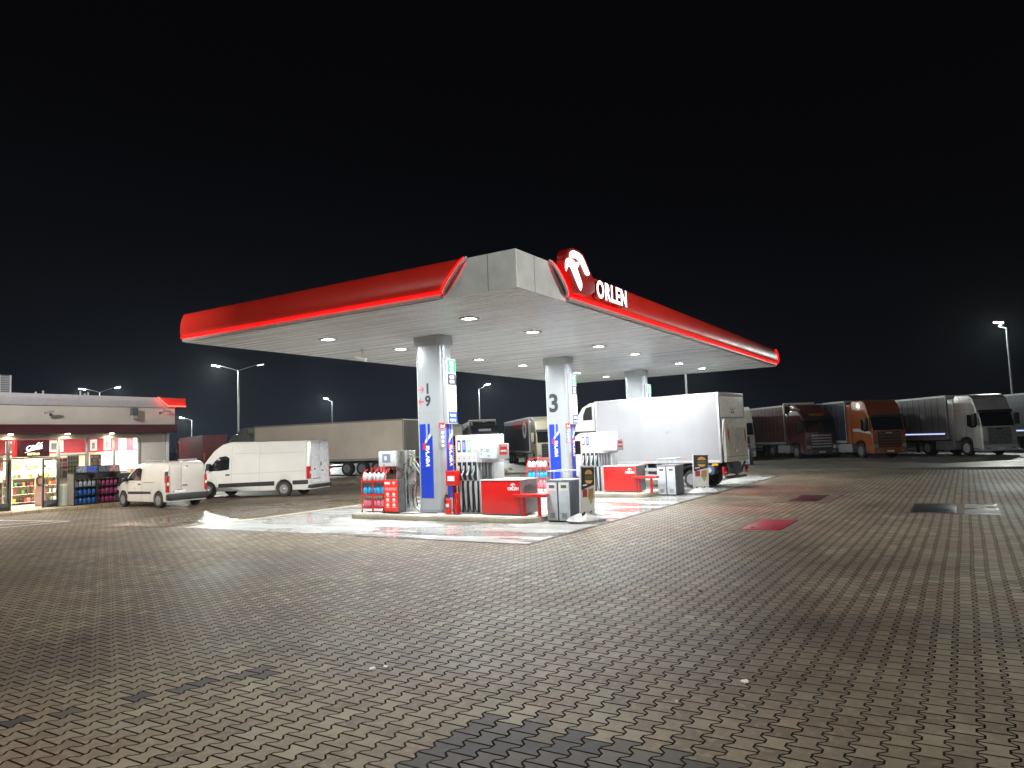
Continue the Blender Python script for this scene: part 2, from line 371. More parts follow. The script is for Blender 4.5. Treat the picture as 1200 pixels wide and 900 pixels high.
def concrete_material(name, col, wetk, sc=1.0, joints=None, stain=0.5):
    m, t, b = new_mat(name)
    g = nd(t, 'ShaderNodeNewGeometry')
    n1 = nd(t, 'ShaderNodeTexNoise', i_Scale=0.6*sc, i_Detail=8.0, i_Roughness=0.65); t.links.new(g.outputs['Position'], n1.inputs['Vector'])
    n2 = nd(t, 'ShaderNodeTexNoise', i_Scale=4.0*sc, i_Detail=8.0, i_Roughness=0.7); t.links.new(g.outputs['Position'], n2.inputs['Vector'])
    c = ramp(t, n2.outputs['Fac'], (0.3, tuple(k*0.82 for k in col)), (0.7, tuple(k*1.08 for k in col)))
    c = mixc(t, ramp(t, n1.outputs['Fac'], (0.46, 0.0), (0.66, stain)), c, tuple(k*0.45 for k in col))
    # tyre tracks / drips run along the lanes
    mp = nd(t, 'ShaderNodeMapping'); mp.inputs['Scale'].default_value = (1.6, 0.16, 1); t.links.new(g.outputs['Position'], mp.inputs[0])
    n3 = nd(t, 'ShaderNodeTexNoise', i_Scale=1.3, i_Detail=6.0, i_Roughness=0.6); t.links.new(mp.outputs[0], n3.inputs['Vector'])
    c = mixc(t, ramp(t, n3.outputs['Fac'], (0.50, 0.0), (0.64, stain)), c, tuple(k*0.42 for k in col))
    if joints:
        sp = nd(t, 'ShaderNodeSeparateXYZ'); t.links.new(g.outputs['Position'], sp.inputs[0])
        jj = None
        for k, step, off in joints:
            q = mth(t, 'ABSOLUTE', mth(t, 'SUBTRACT', mth(t, 'FRACT', mth(t, 'ADD', mth(t, 'DIVIDE', mth(t, 'SUBTRACT', sp.outputs[k], off), step), 0.5)), 0.5))
            q = mth(t, 'LESS_THAN', mth(t, 'MULTIPLY', q, step), 0.012)
            jj = q if jj is None else mth(t, 'MAXIMUM', jj, q)
        c = mixc(t, jj, c, (0.03, 0.03, 0.03))
    t.links.new(c, b.inputs['Base Color'])
    mw = nd(t, 'ShaderNodeMapping'); mw.inputs['Location'].default_value = (3, 1, 0); mw.inputs['Scale'].default_value = (1.0, 0.35, 1); t.links.new(g.outputs['Position'], mw.inputs[0])
    nw = nd(t, 'ShaderNodeTexNoise', i_Scale=0.9, i_Detail=5.0, i_Roughness=0.6); t.links.new(mw.outputs[0], nw.inputs['Vector'])
    wet = mth(t, 'MULTIPLY', ramp(t, nw.outputs['Fac'], (0.47, 0.0), (0.56, 1.0)), wetk)
    ro = ramp(t, n2.outputs['Fac'], (0.3, 0.42), (0.7, 0.62))
    ro = mixc(t, wet, ro, 0.10); t.links.new(ro, b.inputs['Roughness'])
    bp = nd(t, 'ShaderNodeBump', i_Distance=0.006)
    t.links.new(mth(t, 'SUBTRACT', 0.45, mth(t, 'MULTIPLY', wet, 0.4)), bp.inputs['Strength'])
    t.links.new(n2.outputs['Fac'], bp.inputs['Height']); t.links.new(bp.outputs[0], b.inputs['Normal'])
    return m
def sheet(name, x0, x1, y0, y1, z, m):
    o = MB().add([(x0, y0, z), (x1, y0, z), (x1, y1, z), (x0, y1, z)], [(0, 1, 2, 3)]).build(name, m, smooth=0)
    return tag(o, kind='structure')
asphalt = mat('asphalt', (0.055, 0.053, 0.050), 0.8, var=0.25, scale=0.7, bump=0.6)
lot_mat = concrete_material('lorry_park_concrete', (0.13, 0.125, 0.105), 0.25, stain=0.4)
pad_mat = concrete_material('forecourt_concrete', (0.37, 0.37, 0.355), 0.9, joints=[(0, 4.0, 13.1), (1, 5.5, 7.9)], stain=0.68)
island_mat = concrete_material('island_concrete', (0.62, 0.61, 0.58), 0.0, sc=2.0, stain=0.15)
kerb_mat = concrete_material('kerb_concrete', (0.42, 0.38, 0.29), 0.0, sc=3.0, stain=0.5)
yellow_path = concrete_material('shop_pavement', (0.40, 0.32, 0.20), 0.0, sc=2.0, joints=[(0, 0.5, 0), (1, 0.5, 0.1)], stain=0.25)
drain_mat = mat('cast_iron', (0.03, 0.03, 0.032), 0.5, metal=0.5, var=0.3, scale=20)
sheet('ground', -300, 500, -300, 500, -0.02, asphalt)
sheet('lorry_park', 41.3, 120, -60, 140, 0.10, lot_mat)
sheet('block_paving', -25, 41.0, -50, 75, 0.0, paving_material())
sheet('forecourt_slab', 13.06, 37.0, 7.86, 19.1, 0.004, pad_mat)
tag(B(41.0, 41.3, -50, 75, -0.02, 0.112).build('kerb', lot_mat), kind='structure')
# channels round the slab
chan = MB(); chan.box(12.98, 37.1, 7.76, 7.83, -0.01, 0.009); chan.box(12.95, 13.03, 7.83, 12.6, -0.01, 0.009)
tag(chan.build('drain_channel', drain_mat, smooth=0), kind='structure')
tag(MB().box(13.0, 37.0, 19.14, 19.36, -0.01, 0.010).build('edge_strip', concrete_material('edge_strip_concrete', (0.5, 0.47, 0.36), 0.2, sc=3, stain=0.1), smooth=0), kind='structure')
# painted hatching by the shop entrance
mk = MB(); paint = mat('road_paint', (0.80, 0.78, 0.72), 0.5, var=0.25, scale=5)
def stripe(mb, a, b_, w, z=0.006):
    a = Vector((*a, 0)); c = Vector((*b_, 0)); d = (c-a).normalized(); n = Vector((-d.y, d.x, 0))*w/2
    mb.add([(p.x, p.y, z) for p in (a-n, c-n, c+n, a+n)], [(0, 1, 2, 3)])
stripe(mk, (13.25, 25.95), (12.6, 30.2), 0.12); stripe(mk, (13.2, 26.0), (9.0, 26.6), 0.12, 0.0065)
stripe(mk, (13.1, 26.7), (9.5, 29.0), 0.12, 0.007); stripe(mk, (12.65, 30.1), (9.0, 30.3), 0.12, 0.0075)
tag(mk.build('road_marking', paint, smooth=0), kind='structure')
# shop pavement
tag(B(-20, 21.9, 31.75, 33.0, -0.01, 0.12).build('shop_pavement', yellow_path, bevel=0.012), kind='structure')

# ================================================================== CANOPY
CX0, CX1, CY0, CY1, CZ, CT = 12.8, 37.1, 7.7, 18.85, 5.32, 6.13
canopy = thing('station_canopy', 'big flat filling station canopy with red fascia, red light line and white slatted ceiling', 'canopy', (0, 0, 0))
def slat_material():
    m, t, b = new_mat('canopy_ceiling_slats')
    g = nd(t, 'ShaderNodeNewGeometry')
    n1 = nd(t, 'ShaderNodeTexNoise', i_Scale=0.5, i_Detail=6.0); t.links.new(g.outputs['Position'], n1.inputs['Vector'])
    mp = nd(t, 'ShaderNodeMapping'); mp.inputs['Scale'].default_value = (5.0, 0.06, 1); t.links.new(g.outputs['Position'], mp.inputs[0])
    n2 = nd(t, 'ShaderNodeTexNoise', i_Scale=1.0, i_Detail=3.0); t.links.new(mp.outputs[0], n2.inputs['Vector'])
    c = ramp(t, n1.outputs['Fac'], (0.3, (0.79, 0.83, 0.86)), (0.7, (0.86, 0.89, 0.92)))
    c = mixc(t, ramp(t, n2.outputs['Fac'], (0.5, 0.0), (0.75, 0.14)), c, (0.58, 0.56, 0.53))
    t.links.new(c, b.inputs['Base Color'])
    t.links.new(ramp(t, n2.outputs['Fac'], (0.3, 0.20), (0.7, 0.34)), b.inputs['Roughness'])
    b.inputs['Specular IOR Level'].default_value = 0.7
    return m
roof = MB().box(CX0+.02, CX1-.02, CY0+.02, CY1-.02, CZ+.055, CT-.05)
roof.build('roof', mid_grey, canopy, smooth=0)
sl = MB(); x = CX0+.012
while x < CX1-.1:
    x2 = min(x+.186, CX1-.012)
    # each slat has rolled edges, so it is a shallow tray
    prof = [(x, CZ+.054), (x, CZ+.012), (x+.010, CZ+.002), (x+.022, CZ), (x2-.022, CZ), (x2-.010, CZ+.002), (x2, CZ+.012), (x2, CZ+.054)]
    sl.prism(prof, 'y', CY0+.012, CY1-.012); x += .2
sl.build('ceiling_slats', slat_material(), canopy, smooth=30)
grey_panel = mat('fascia_metal_sheet', (0.78, 0.81, 0.80), 0.38, metal=0.12, var=0.16, scale=1.2)
fr = MB(); fr.box(CX0-.004, CX0+.04, CY0-.004, CY1, CZ-.01, CT); fr.box(CX0+.04, CX1, CY0-.004, CY0+.04, CZ-.01, CT)
fr.box(CX0, CX1, CY1, CY1+.04, CZ-.01, CT); fr.box(CX1, CX1+.04, CY0-.004, CY1+.04, CZ-.01, CT)
fr.build('edge_panel', grey_panel, canopy, bevel=.006)
B(CX0-.007, CX0-.003, 8.40, 8.412, CZ, CT).build('panel_seam', dark_grey, canopy, smooth=0); B(13.55, 13.562, CY0-.007, CY0-.003, CZ, CT).build('panel_seam', dark_grey, canopy, smooth=0)
PROF = [(.06, 5.43), (.11, 5.455), (.15, 5.52), (.165, 5.62), (.158, 5.76), (.135, 5.90), (.10, 6.02), (.055, 6.11), (.02, 6.14)]
def fascia(kind, e0, e1, s0, s1):
    """kind '-x','-y','+x','+y'; e0/e1 ends at the bottom, s0/s1 how far the top runs past them"""
    def P(o, t, z):
        return {'-x': (CX0-o, t, z), '-y': (t, CY0-o, z), '+x': (CX1+o, t, z), '+y': (t, CY1+o, z)}[kind]
    def tt(e, s, z): return e + s*((z-5.43)/.70)**0.8
    ra = [P(o, tt(e0, s0, z), z) for o, z in PROF] + [P(-.0, tt(e0, s0, 6.14), 6.14), P(-.0, tt(e0, s0, 5.43), 5.43)]
    rb = [P(o, tt(e1, s1, z), z) for o, z in PROF] + [P(-.0, tt(e1, s1, 6.14), 6.14), P(-.0, tt(e1, s1, 5.43), 5.43)]
    fp = MB().loft([ra, rb], caps=False).build('fascia_panel', red_fascia, canopy, smooth=40)
    for r_ in (ra, rb): MB().add(r_, [tuple(range(len(r_)))]).build('end_plate', dark_grey, canopy, smooth=0)
    lip = MB()
    a = min(e0, e1); c = max(e0, e1)
    q0, q1 = P(0.0, a, 5.33), P(.10, c, 5.415)
    lip.box(q0[0], q1[0], q0[1], q1[1], q0[2], q1[2]); lip.build('fascia_lip', mat('fascia_lip_white', (0.34, 0.34, 0.34), 0.4), canopy, bevel=.006)
    path = []
    if s1: path += [P(o+.02, tt(e1, s1, z), z) for o, z in reversed(PROF)]
    path += [P(.125, e1, 5.445), P(.125, (e0+e1)/2, 5.445), P(.125, e0, 5.445)]
    if s0: path += [P(o+.02, tt(e0, s0, z), z) for o, z in PROF]
    MB().tube(path, .021, 8).build('led_tube', led_red, canopy)
    if s0:
        sg = -1 if e0 < e1 else 1
        MB().tube([P(o+.005, tt(e0, s0, z)+sg*.06, z) for o, z in PROF], .035, 8).build('end_trim', light_grey, canopy)
fascia('-x', 9.62, 18.93, -.62, 0.0)
fascia('-y', 14.98, 36.95, -.72, 0.15)
fascia('+x', 9.62, 18.93, -.62, 0.0)
fascia('+y', 13.0, 35.0, 0.0, .62)
# winged emblem and station name on a raised red cut-out
RED = [(14.42, 6.14), (14.42, 6.22), (14.47, 6.25), (14.45, 6.33), (14.53, 6.42), (14.72, 6.50), (14.98, 6.56), (15.30, 6.56), (15.53, 6.51), (15.68, 6.40), (15.93, 6.12), (16.03, 6.03), (16.13, 5.90), (16.10, 5.69), (15.66, 5.52), (15.1, 5.52), (14.92, 5.62), (14.70, 5.85), (14.50, 6.0)]
W1 = [(14.78, 6.30), (14.80, 6.39), (14.87, 6.455), (14.99, 6.50), (15.26, 6.495), (15.43, 6.46), (15.55, 6.37), (15.81, 6.10), (15.80, 6.06), (15.70, 6.02), (15.58, 6.04), (15.45, 6.16), (15.33, 6.27), (15.14, 6.33)]
W2 = [(14.55, 6.01), (14.57, 6.15), (14.62, 6.22), (14.73, 6.27), (14.90, 6.28), (15.02, 6.25), (15.12, 6.14), (15.37, 5.78), (15.36, 5.68), (15.29, 5.59), (15.2, 5.65), (14.84, 6.04), (14.77, 6.08), (14.69, 6.06), (14.63, 6.0), (14.59, 5.93)]
W3 = [(15.07, 6.23), (15.17, 6.255), (15.27, 6.235), (15.22, 6.15), (15.15, 6.11), (15.09, 6.14)]
KS = 7.39/7.45
def tr(poly): return [(u*KS, EYE+(v-EYE)*KS) for u, v in poly]
SIGN = (tr(W1), tr(W2), tr(W3))
RED = [(15-(15-u)*.62 if u < 15 else u, v) for u, v in RED]
MB().prism(tr(RED), 'y', 7.40, 7.66).build('sign_box', mat('red_sign_box', (0.40, 0.012, 0.010), 0.35), canopy, bevel=.01)
e_ = MB()
for w_ in SIGN: e_.prism(w_, 'y', 7.382, 7.398)
e_.build('emblem', led_white, canopy)
text('ORLEN', .60, mat('letter_return_red', (.30, .012, .012), .4), canopy, (16.98, 7.46, 5.74), (1, 0, 0), (0, 0, 1), 'letter_bodies', .070, bold=.014, sx=0.90, space=1.14)
text('ORLEN', .60, led_white, canopy, (16.98, 7.386, 5.74), (1, 0, 0), (0, 0, 1), 'station_name', .004, bold=.016, sx=0.90, space=1.14)
# ceiling lamps
lamp_xy = [(x, y) for x in (15.2, 18.42, 23.0, 26.25, 31.33, 34.66) for y in (10.6, 15.65)]
for (x, y) in lamp_xy:
    d = MB(); d.box(x-.20, x+.20, y-.20, y-.145, CZ-.028, CZ-.001); d.box(x-.20, x+.20, y+.145, y+.20, CZ-.028, CZ-.001)
    d.box(x-.20, x-.145, y-.145, y+.145, CZ-.028, CZ-.001); d.box(x+.145, x+.20, y-.145, y+.145, CZ-.028, CZ-.001)
    dl = d.build('downlight', white_plastic, canopy, bevel=.004)
    B(x-.14, x+.14, y-.14, y+.14, CZ-.020, CZ-.003).build('diffuser', lamp_face, dl, smooth=0)
    area('downlight_lamp', (x, y, CZ-.032), .24, P_CANOPY, (0.97, 1.0, 0.99), 172, canopy)
# ceiling camera
tc_ = thing('ceiling_camera', 'small surveillance camera hanging from the white canopy ceiling', 'camera', (17.6, 16.6, 0))
MB().cyl((0, 0, CZ-.002), (0, 0, CZ-.03), .07).build('base', white_plastic, tc_)
MB().cyl((0, 0, CZ-.03), (0, 0, CZ-.24), .018).build('arm', mid_grey, tc_)
q = MB().box(-.07, .07, -.2, .2, -.06, .06); q.xf(Matrix.Translation((-.05, .02, CZ-.30)) @ Matrix.Rotation(R_(40), 4, 'Z') @ Matrix.Rotation(R_(20), 4, 'X')).build('housing', mat('cream_plastic', (.6, .57, .48), .4), tc_, bevel=.015)
MB().cyl((0, 0, 0), (0, .02, 0), .045).xf(Matrix.Translation((-.05, .02, CZ-.30)) @ Matrix.Rotation(R_(40), 4, 'Z') @ Matrix.Rotation(R_(20), 4, 'X') @ Matrix.Translation((0, -.215, 0))).build('lens', black, tc_)

# ------------------------------------------------------------------ columns
def rrect(x0, x1, y0, y1, r, n=6):
    pts = []
    for cx, cy, a0 in ((x1-r, y1-r, 0), (x0+r, y1-r, 90), (x0+r, y0+r, 180), (x1-r, y0+r, 270)):
        for i in range(n+1):
            a = R_(a0 + 90*i/n); pts.append((cx+r*math.cos(a), cy+r*math.sin(a)))
    return pts
col_mat = mat('column_cladding', (0.38, 0.405, 0.43), 0.30, metal=0.15, var=0.012, scale=.5, rv=.03)
def graphic(parent, axis, c, z0=.42, z1=2.58, w=.46, lettering=True):
    """blue graphic with slanted white cuts; on the -x face (axis 'x') or the -y face (axis 'y')"""
    h = w/2
    if axis == 'x':
        P = lambda u, z: (c[1]-u, z)      # u grows to the right as seen from -x
        a, b_ = c[0]-.006, c[0]-.001; ax = 'x'; face = (0, -1, 0); off = lambda u, z, d=0: (c[0]-.007-d, c[1]-u, z)
    else:
        P = lambda u, z: (c[0]+u, z)
        a, b_ = c[1]-.006, c[1]-.001; ax = 'y'; face = (1, 0, 0); off = lambda u, z, d=0: (c[0]+u, c[1]-.007-d, z)
    m = MB()
    m.prism([P(-h, z0), P(h, z0), P(h, z1-.33), P(h*.35, z1-.47), P(-h*.05, z1-.60), P(-h*.05, z1), P(-h, z1)], ax, a, b_)
    m.prism([P(h*.28, z1-.36), P(h*.62, z1-.24), P(h*.62, z1), P(h*.28, z1)], ax, a, b_)
    g_ = m.build('blue_graphic', blue, parent, smooth=0)
    wq = MB()
    for (u, z) in ((-h*.02, z1-.50), (h*.55, z1-.38)):
        wq.prism([P(u-.045, z-.08), P(u+.03, z-.02), P(u+.045, z+.09), P(u-.03, z+.03)], ax, a-.004, a-.0005)
    wq.build('flash_mark', white_ink, g_, smooth=0)
    MB().prism([P(-h*.55, 1.83), P(-h*.05, 1.83), P(-h*.05, 2.02), P(-h*.55, 2.02)], ax, a-.004, a-.0005).build('red_mark', red_ink, g_, smooth=0)
    if lettering:
        text('verva', .29, white_ink, g_, off(.02, 1.62), (0, 0, 1), (-face[0], -face[1], 0), 'lettering', .002, bold=.007, shear=.25)
def column(xc, label, digits):
    x0, x1, y0, y1 = -.3, .3, -.47, .53
    c = thing('canopy_column', label, 'column', (xc, 13.32, .15))
    body = MB().prism(rrect(x0, x1, y0, y1, .18), 'z', 0, 4.95).build('shaft', col_mat, c, smooth=30)
    MB().prism(rrect(x0-.06, x1+.06, y0-.06, y1+.06, .20), 'z', 4.90, 5.165).build('capital', mat('capital_grey', (0.45, 0.46, 0.46), 0.4, metal=.2), c, bevel=.01, smooth=30)
    MB().prism(rrect(x0-.02, x1+.02, y0-.02, y1+.02, .19), 'z', 0.001, .10).build('plinth', mid_grey, c, smooth=30)
    s = MB()
    for z in (1.2, 2.9, 4.2): s.prism(rrect(x0-.0015, x1+.0015, y0-.0015, y1+.0015, .1815), 'z', z, z+.006)
    s.build('cladding_seam', mid_grey, c, smooth=30)
    graphic(c, 'x', (x0, .15)); graphic(c, 'y', (.0, y0), w=.30)
    # restriction sign on the rounded corner: red square with grey pictogram squares
    n = Vector((-1, -1, 0)).normalized(); tn = Vector((1, -1, 0)).normalized()
    cc = Vector((x0+.18, y0+.18, 0)) + n*.186
    M_ = Matrix(((tn.x, 0, n.x, cc.x), (tn.y, 0, n.y, cc.y), (0, 1, 0, 0), (0, 0, 0, 1)))
    sg = MB().box(-.105, .105, 1.86, 2.60, 0, .008).xf(M_).build('notice_strip', mat('notice_grey', (.25, .27, .31), .4), c, smooth=0)
    MB().box(-.10, .10, 2.42, 2.59, .0085, .011).xf(M_).build('red_square', red_ink, sg, smooth=0)
    w_ = MB()
    for k in range(4):
        zc = 1.93+.125*k
        ring = [(.042*math.cos(a*math.pi/6), zc+.042*math.sin(a*math.pi/6)) for a in range(12)]
        w_.add([M_ @ Vector((u, v, .0095)) for u, v in ring], [tuple(range(12))])
    w_.add([M_ @ Vector(p) for p in ((-.06, 2.45, .0125), (.05, 2.45, .0125), (.06, 2.55, .0125), (0, 2.50, .0125), (-.05, 2.56, .0125))], [(0, 1, 2, 3, 4)])
    w_.build('pictogram', white_ink, sg, smooth=0)
    # price board on the side face
    pb = B(-.22, .24, y0-.13, y0-.002, 2.55, 4.47).build('price_board', light_grey, c, bevel=.012)
    px0, px1 = -.17, .22
    zz = [(4.03, 4.42), (3.62, 4.00), (3.20, 3.58), (2.98-.02, 3.16), (2.60, 2.92)]
    cols = [('green_price_panel', (0.02, .55, .14)), ('black_price_panel', (.02, .022, .035)), ('white_price_panel', (.8, .8, .8)), ('pale_price_panel', (.8, .8, .8)), ('blue_price_panel', (.02, .07, .5))]
    zz = [(4.06, 4.42), (3.70, 4.02), (3.32, 3.66), (2.94, 3.28), (2.58, 2.90)]
    for (nm, cl), (a, b_) in zip(cols, zz):
        B(px0, px1, y0-.137, y0-.1305, a, b_).build('price_panel', emis(nm, cl, .45, cl), pb, smooth=0)
    tx = [('95', .17, 4.13), ('95', .2, 4.30), ('ON', .13, 3.92), ('ON', .13, 3.79), ('LPG', .15, 3.47), ('9', .22, 3.08), ('verva', .12, 2.81), ('verva', .12, 2.67)]
    for i, (s_, sz, z) in enumerate(tx):
        mk_ = emis('lit_white', (1, 1, 1), 1.5) if i in (0, 1, 2, 3, 6, 7) else ink
        text(s_, sz, mk_, pb, ((px0+px1)/2, y0-.139, z), (1, 0, 0), (0, 0, 1), 'price_text', .001, bold=.004)
    if digits == '3':
        text('3', .95, ink, c, (x0-.003, .14, 3.36), (0, -1, 0), (0, 0, 1), 'lane_number', .002, bold=.030, sx=.95)
    elif digits:
        for s_, z, dr in (('1', 3.60, 1), ('9', 3.24, -1)):
            text(s_, .42, ink, c, (x0-.003, .05, z), (0, -1, 0), (0, 0, 1), 'lane_number', .002, bold=.015)
            m = MB(); yc = .29
            def Q(u, v): return (yc-u*dr, z+v)
            m.prism([Q(-.10, -.014), Q(.04, -.014), Q(.04, .014), Q(-.10, .014)], 'x', x0-.005, x0-.001)
            m.prism([Q(.0, .08), Q(.035, .08), Q(.11, 0), Q(.035, -.08), Q(0, -.08), Q(.065, 0)], 'x', x0-.0055, x0-.001)
            m.build('lane_arrow', red_ink, c, smooth=0)
    return c
column(17.2, 'silver canopy column with the numbers 1 and 9 beside small red arrows', '19')
column(25.1, 'silver canopy column with the big number 3 above a tall blue graphic', '3')
column(33.05, 'silver canopy column rising behind the white box lorry', '')

# ------------------------------------------------------------------ islands
for xc in (17.25, 25.2, 33.15):
    pts = rrect(xc-1.1, xc+1.1, 9.55, 16.1, .55, 8)
    k = MB().prism(pts, 'z', 0.0, .13).build('pump_island', kerb_mat, None, bevel=.015, smooth=30); tag(k, kind='structure')
    inn = rrect(xc-.97, xc+.97, 9.68, 15.97, .45, 8)
    tag(MB().prism(inn, 'z', .12, .15).build('island_top', island_mat, None, bevel=.004, smooth=30), kind='structure')

# ------------------------------------------------------------------ fuel dispensers
def emblem_small(parent, loc, s):
    """small winged emblem and name, facing -x"""
    def C(poly): return [(loc[1]-(u-15.2)*s, loc[2]+(v-6.0)*s) for u, v in poly]
    m = MB()
    for w_ in (W1, W2, W3): m.prism(C(w_), 'x', loc[0]-.004, loc[0]-.0005)
    m.build('emblem', white_ink, parent, smooth=0)
    text('ORLEN', .11, white_ink, parent, (loc[0]-.003, loc[1]-.0, loc[2]-.07-.02), (0, -1, 0), (0, 0, 1), 'lettering', .001, bold=.006)
def dispenser(loc, label):
    t = thing('fuel_dispenser', label, 'fuel pump', loc)
    m = MB(); m.box(0, .62, -.10, .62, 0, 2.2); m.box(0, .62, -.63, -.1001, 1.42, 2.2); m.box(.05, .58, -.63, -.55, .93, 1.42); m.box(.10, .55, -.55, -.1001, .0, .93)
    m.build('cabinet', white_plastic, t, bevel=.018)
    B(.02, .60, .6205, .645, .0, 2.19).build('side_panel', red, t, bevel=.006)
    pp = MB(); pp.box(.12, .5, -.5, -.12, .93, 1.42)
    for y in (-.2, -.3, -.42): pp.cyl((.08, y, .93), (.08, y, 1.42), .03, n=10)
    pp.build('pipe_recess', mid_grey, t, bevel=.004)
    ys = (.50, .325, .15, -.025)
    labs = [('fuel_label_black', (.03, .03, .035)), ('fuel_label_blue', (.02, .06, .45)), ('fuel_label_green', (.25, .58, .40)), ('fuel_label_lilac', (.60, .62, .74))]
    for i, y in enumerate(ys):
        p = B(-.006, -.0005, y-.052, y+.052, 1.73, 2.06).build('fuel_label', mat(*labs[i], .4), t, smooth=0)
        B(-.009, -.0065, y-.027, y+.027, 1.78, 2.01).build('label_inset', white_ink if i != 1 else mat('pale_blue_ink', (.35, .42, .75), .4), p, smooth=0)
        B(-.007, -.0005, y-.055, y+.055, 1.62, 1.69).build('price_window', white_ink, t, smooth=0)
        MB().cyl((-.006, y, 1.55), (-.0005, y, 1.55), .012, n=10).build('button', ink, t)
        rc = B(-.012, -.001, y-.062, y+.062, .93, 1.44).build('nozzle_recess', black, t, bevel=.003)
        # nozzle: spout up into the boot, grip hanging forward, silver body
        nz = MB(); nz.tube([(-.03, y, 1.34), (-.06, y, 1.22), (-.12, y, 1.14), (-.15, y, 1.08)], [.022, .03, .036, .034], 8)
        nz.tube([(-.15, y, 1.08), (-.12, y, .99), (-.07, y, .93)], [.03, .024, .022], 8)
        no = nz.build('nozzle', mat('nozzle_grip', (.55, .57, .58), .35, metal=.3) if i != 3 else mat('nozzle_teal', (.28, .42, .42), .35), t)
        MB().tube([(-.165, y, 1.13), (-.13, y, 1.2), (-.05, y, 1.27)], .012, 6).build('trigger', black, no)
        hs = [(-.07, y, .93), (-.09, y, .80), (-.075, y-.005, .5), (-.07, y-.02, .2), (-.07, y-.045, .075), (-.065, y-.08, .05), (-.05, y-.10, .12), (-.035, y-.10, .5), (-.03, y-.10, .9)]
        MB().tube(hs, .0165, 8).build('hose', black, t)
        B(-.03, -.001, y-.125, y-.085, .04, .92).build('hose_guide', black, t, bevel=.004)
    # terminal on an arm
    tb = B(-.30, .30, -.99, -.39, 1.51, 1.93).build('terminal_box', white_plastic, t, bevel=.022)
    B(-.306, -.3005, -.95, -.43, 1.55, 1.89).build('screen', mat('lcd_pale', (.62, .70, .82), .2), tb, smooth=0)
    for a_, b_, c_, d_ in ((-.53, -.47, 1.78, 1.80), (-.469, -.455, 1.72, 1.80), (-.72, -.62, 1.76, 1.78), (-.74, -.60, 1.72, 1.735), (-.76, -.66, 1.60, 1.615)):
        B(-.3085, -.3065, a_, b_, c_, d_).build('display_digit', dark_grey, tb, smooth=0)
    MB().cyl((-.309, -.47, 1.66), (-.3065, -.47, 1.66), .018, n=10).build('button', ink, tb)
    st = B(-.20, .20, -.9965, -.9905, 1.62, 1.90).build('warning_sticker', mat('sticker_red', (.62, .06, .05), .4), tb, smooth=0)
    s2 = MB(); s2.box(-.16, .16, -.999, -.997, 1.85, 1.87)
    for k in range(4): s2.box(-.15+.08*k, -.09+.08*k, -.999, -.997, 1.70, 1.75)
    s2.build('sticker_marks', white_ink, st, smooth=0)
    # low cabinet beside the dispenser
    sc = MB().box(-.26, .62, -1.66, -.40, 0.03, .93).build('side_cabinet', mat('cabinet_side_grey', (.33, .30, .31), .4, metal=.3), t, bevel=.012)
    MB().box(-.29, .65, -1.69, -.37, .931, .965).build('worktop', white_sheet, sc, bevel=.008)
    fp = B(-.275, -.2605, -1.64, -.40, .05, .92).build('front_panel', red, sc, bevel=.005)
    emblem_small(sc, (-.277, -1.43, .80), .13)
    return t
P0 = (16.88, 11.78, .15)
dispenser(P0, 'fuel pump with four nozzles beside the column numbered 1 and 9, red low cabinet attached')
dispenser((24.83, 11.78, .15), 'fuel pump with four nozzles in front of the white box lorry, red low cabinet attached')

# ------------------------------------------------------------------ red guard benches
def guard(loc, label):
    t = thing('guard_rail', label, 'guard rail', loc)
    B(-.17, .17, -.50, .48, .50, .585).build('top_bar', red, t, bevel=.03, seg=3)
    for y in (.22, -.25):
        MB().cyl((0, y, 0.0), (0, y, .505), .05).build('leg', red, t)
        MB().cyl((0, y, 0.0), (0, y, .015), .085).build('foot_plate', red, t)
guard((16.62, 9.82+.0, .15), 'low red guard rail between the nearest red cabinet and the nearest grey bins')
guard((24.55, 9.80, .15), 'low red guard rail at the second island end, in front of the box lorry')

# ------------------------------------------------------------------ bins
def bin_unit(loc, rz, label, light=True):
    t = thing('waste_bin', label, 'bin', loc, rz)
    body = MB().box(.012, .88, -.34, .34, .03, 1.03).build('body', mat('bin_side_grey', (.115, .12, .145), .45, metal=.1), t, bevel=.012)
    B(-.01, .90, -.36, .36, 1.032, 1.075).build('lid', mat('bin_lid', (.22, .23, .25), .4), t, bevel=.008)
    B(.03, .86, -.32, .32, 0.0, .03).build('plinth', black, t, smooth=0)
    bd = mat('bin_door_grey', (.62, .67, .72), .38, metal=.1)
    for s in (-1, 1):
        y0, y1 = (.02, .33) if s > 0 else (-.33, -.02)
        d = B(-.012, .011, y0, y1, .04, 1.02).build('door', bd, t, bevel=.006)
        B(-.0165, -.0125, y0+.02, y1-.02, .80, 1.0).build('slot_plate', white_ink, d, smooth=0)
        B(-.0195, -.017, y0+.07, y1-.08, .87, .95).build('slot', mat('bin_slot_green' if s < 0 else 'bin_slot_grey', (.12, .16, .07) if s < 0 else (.12, .12, .14), .4), d, smooth=0)
        v = MB()
        for k in range(7): v.box(-.0145, -.0125, y0+.08, y1-.08, .10+.02*k, .108+.02*k)
        v.build('vent', dark_grey, d, smooth=0)
    r = MB()
    pts = [(.05, -.33), (.05, .33), (.84, .33), (.84, -.33)]
    for i in range(4):
        a, b_ = pts[i], pts[(i+1) % 4]
        r.cyl((a[0], a[1], 1.30), (b_[0], b_[1], 1.30), .012, n=8); r.cyl((a[0], a[1], 1.07), (a[0], a[1], 1.30), .010, n=8)
    for y in (-.12, .12): r.cyl((.05, y, 1.07), (.05, y, 1.30), .010, n=8)
    r.build('railing', light_grey, t)
bin_unit((16.75, 9.08, .004), 0.0, 'grey double bin cabinet between the guard rail and the leaning burger stand')
bin_unit((25.12, 9.2, .004), 0.0, 'grey double bin cabinet in front of the white box lorry')
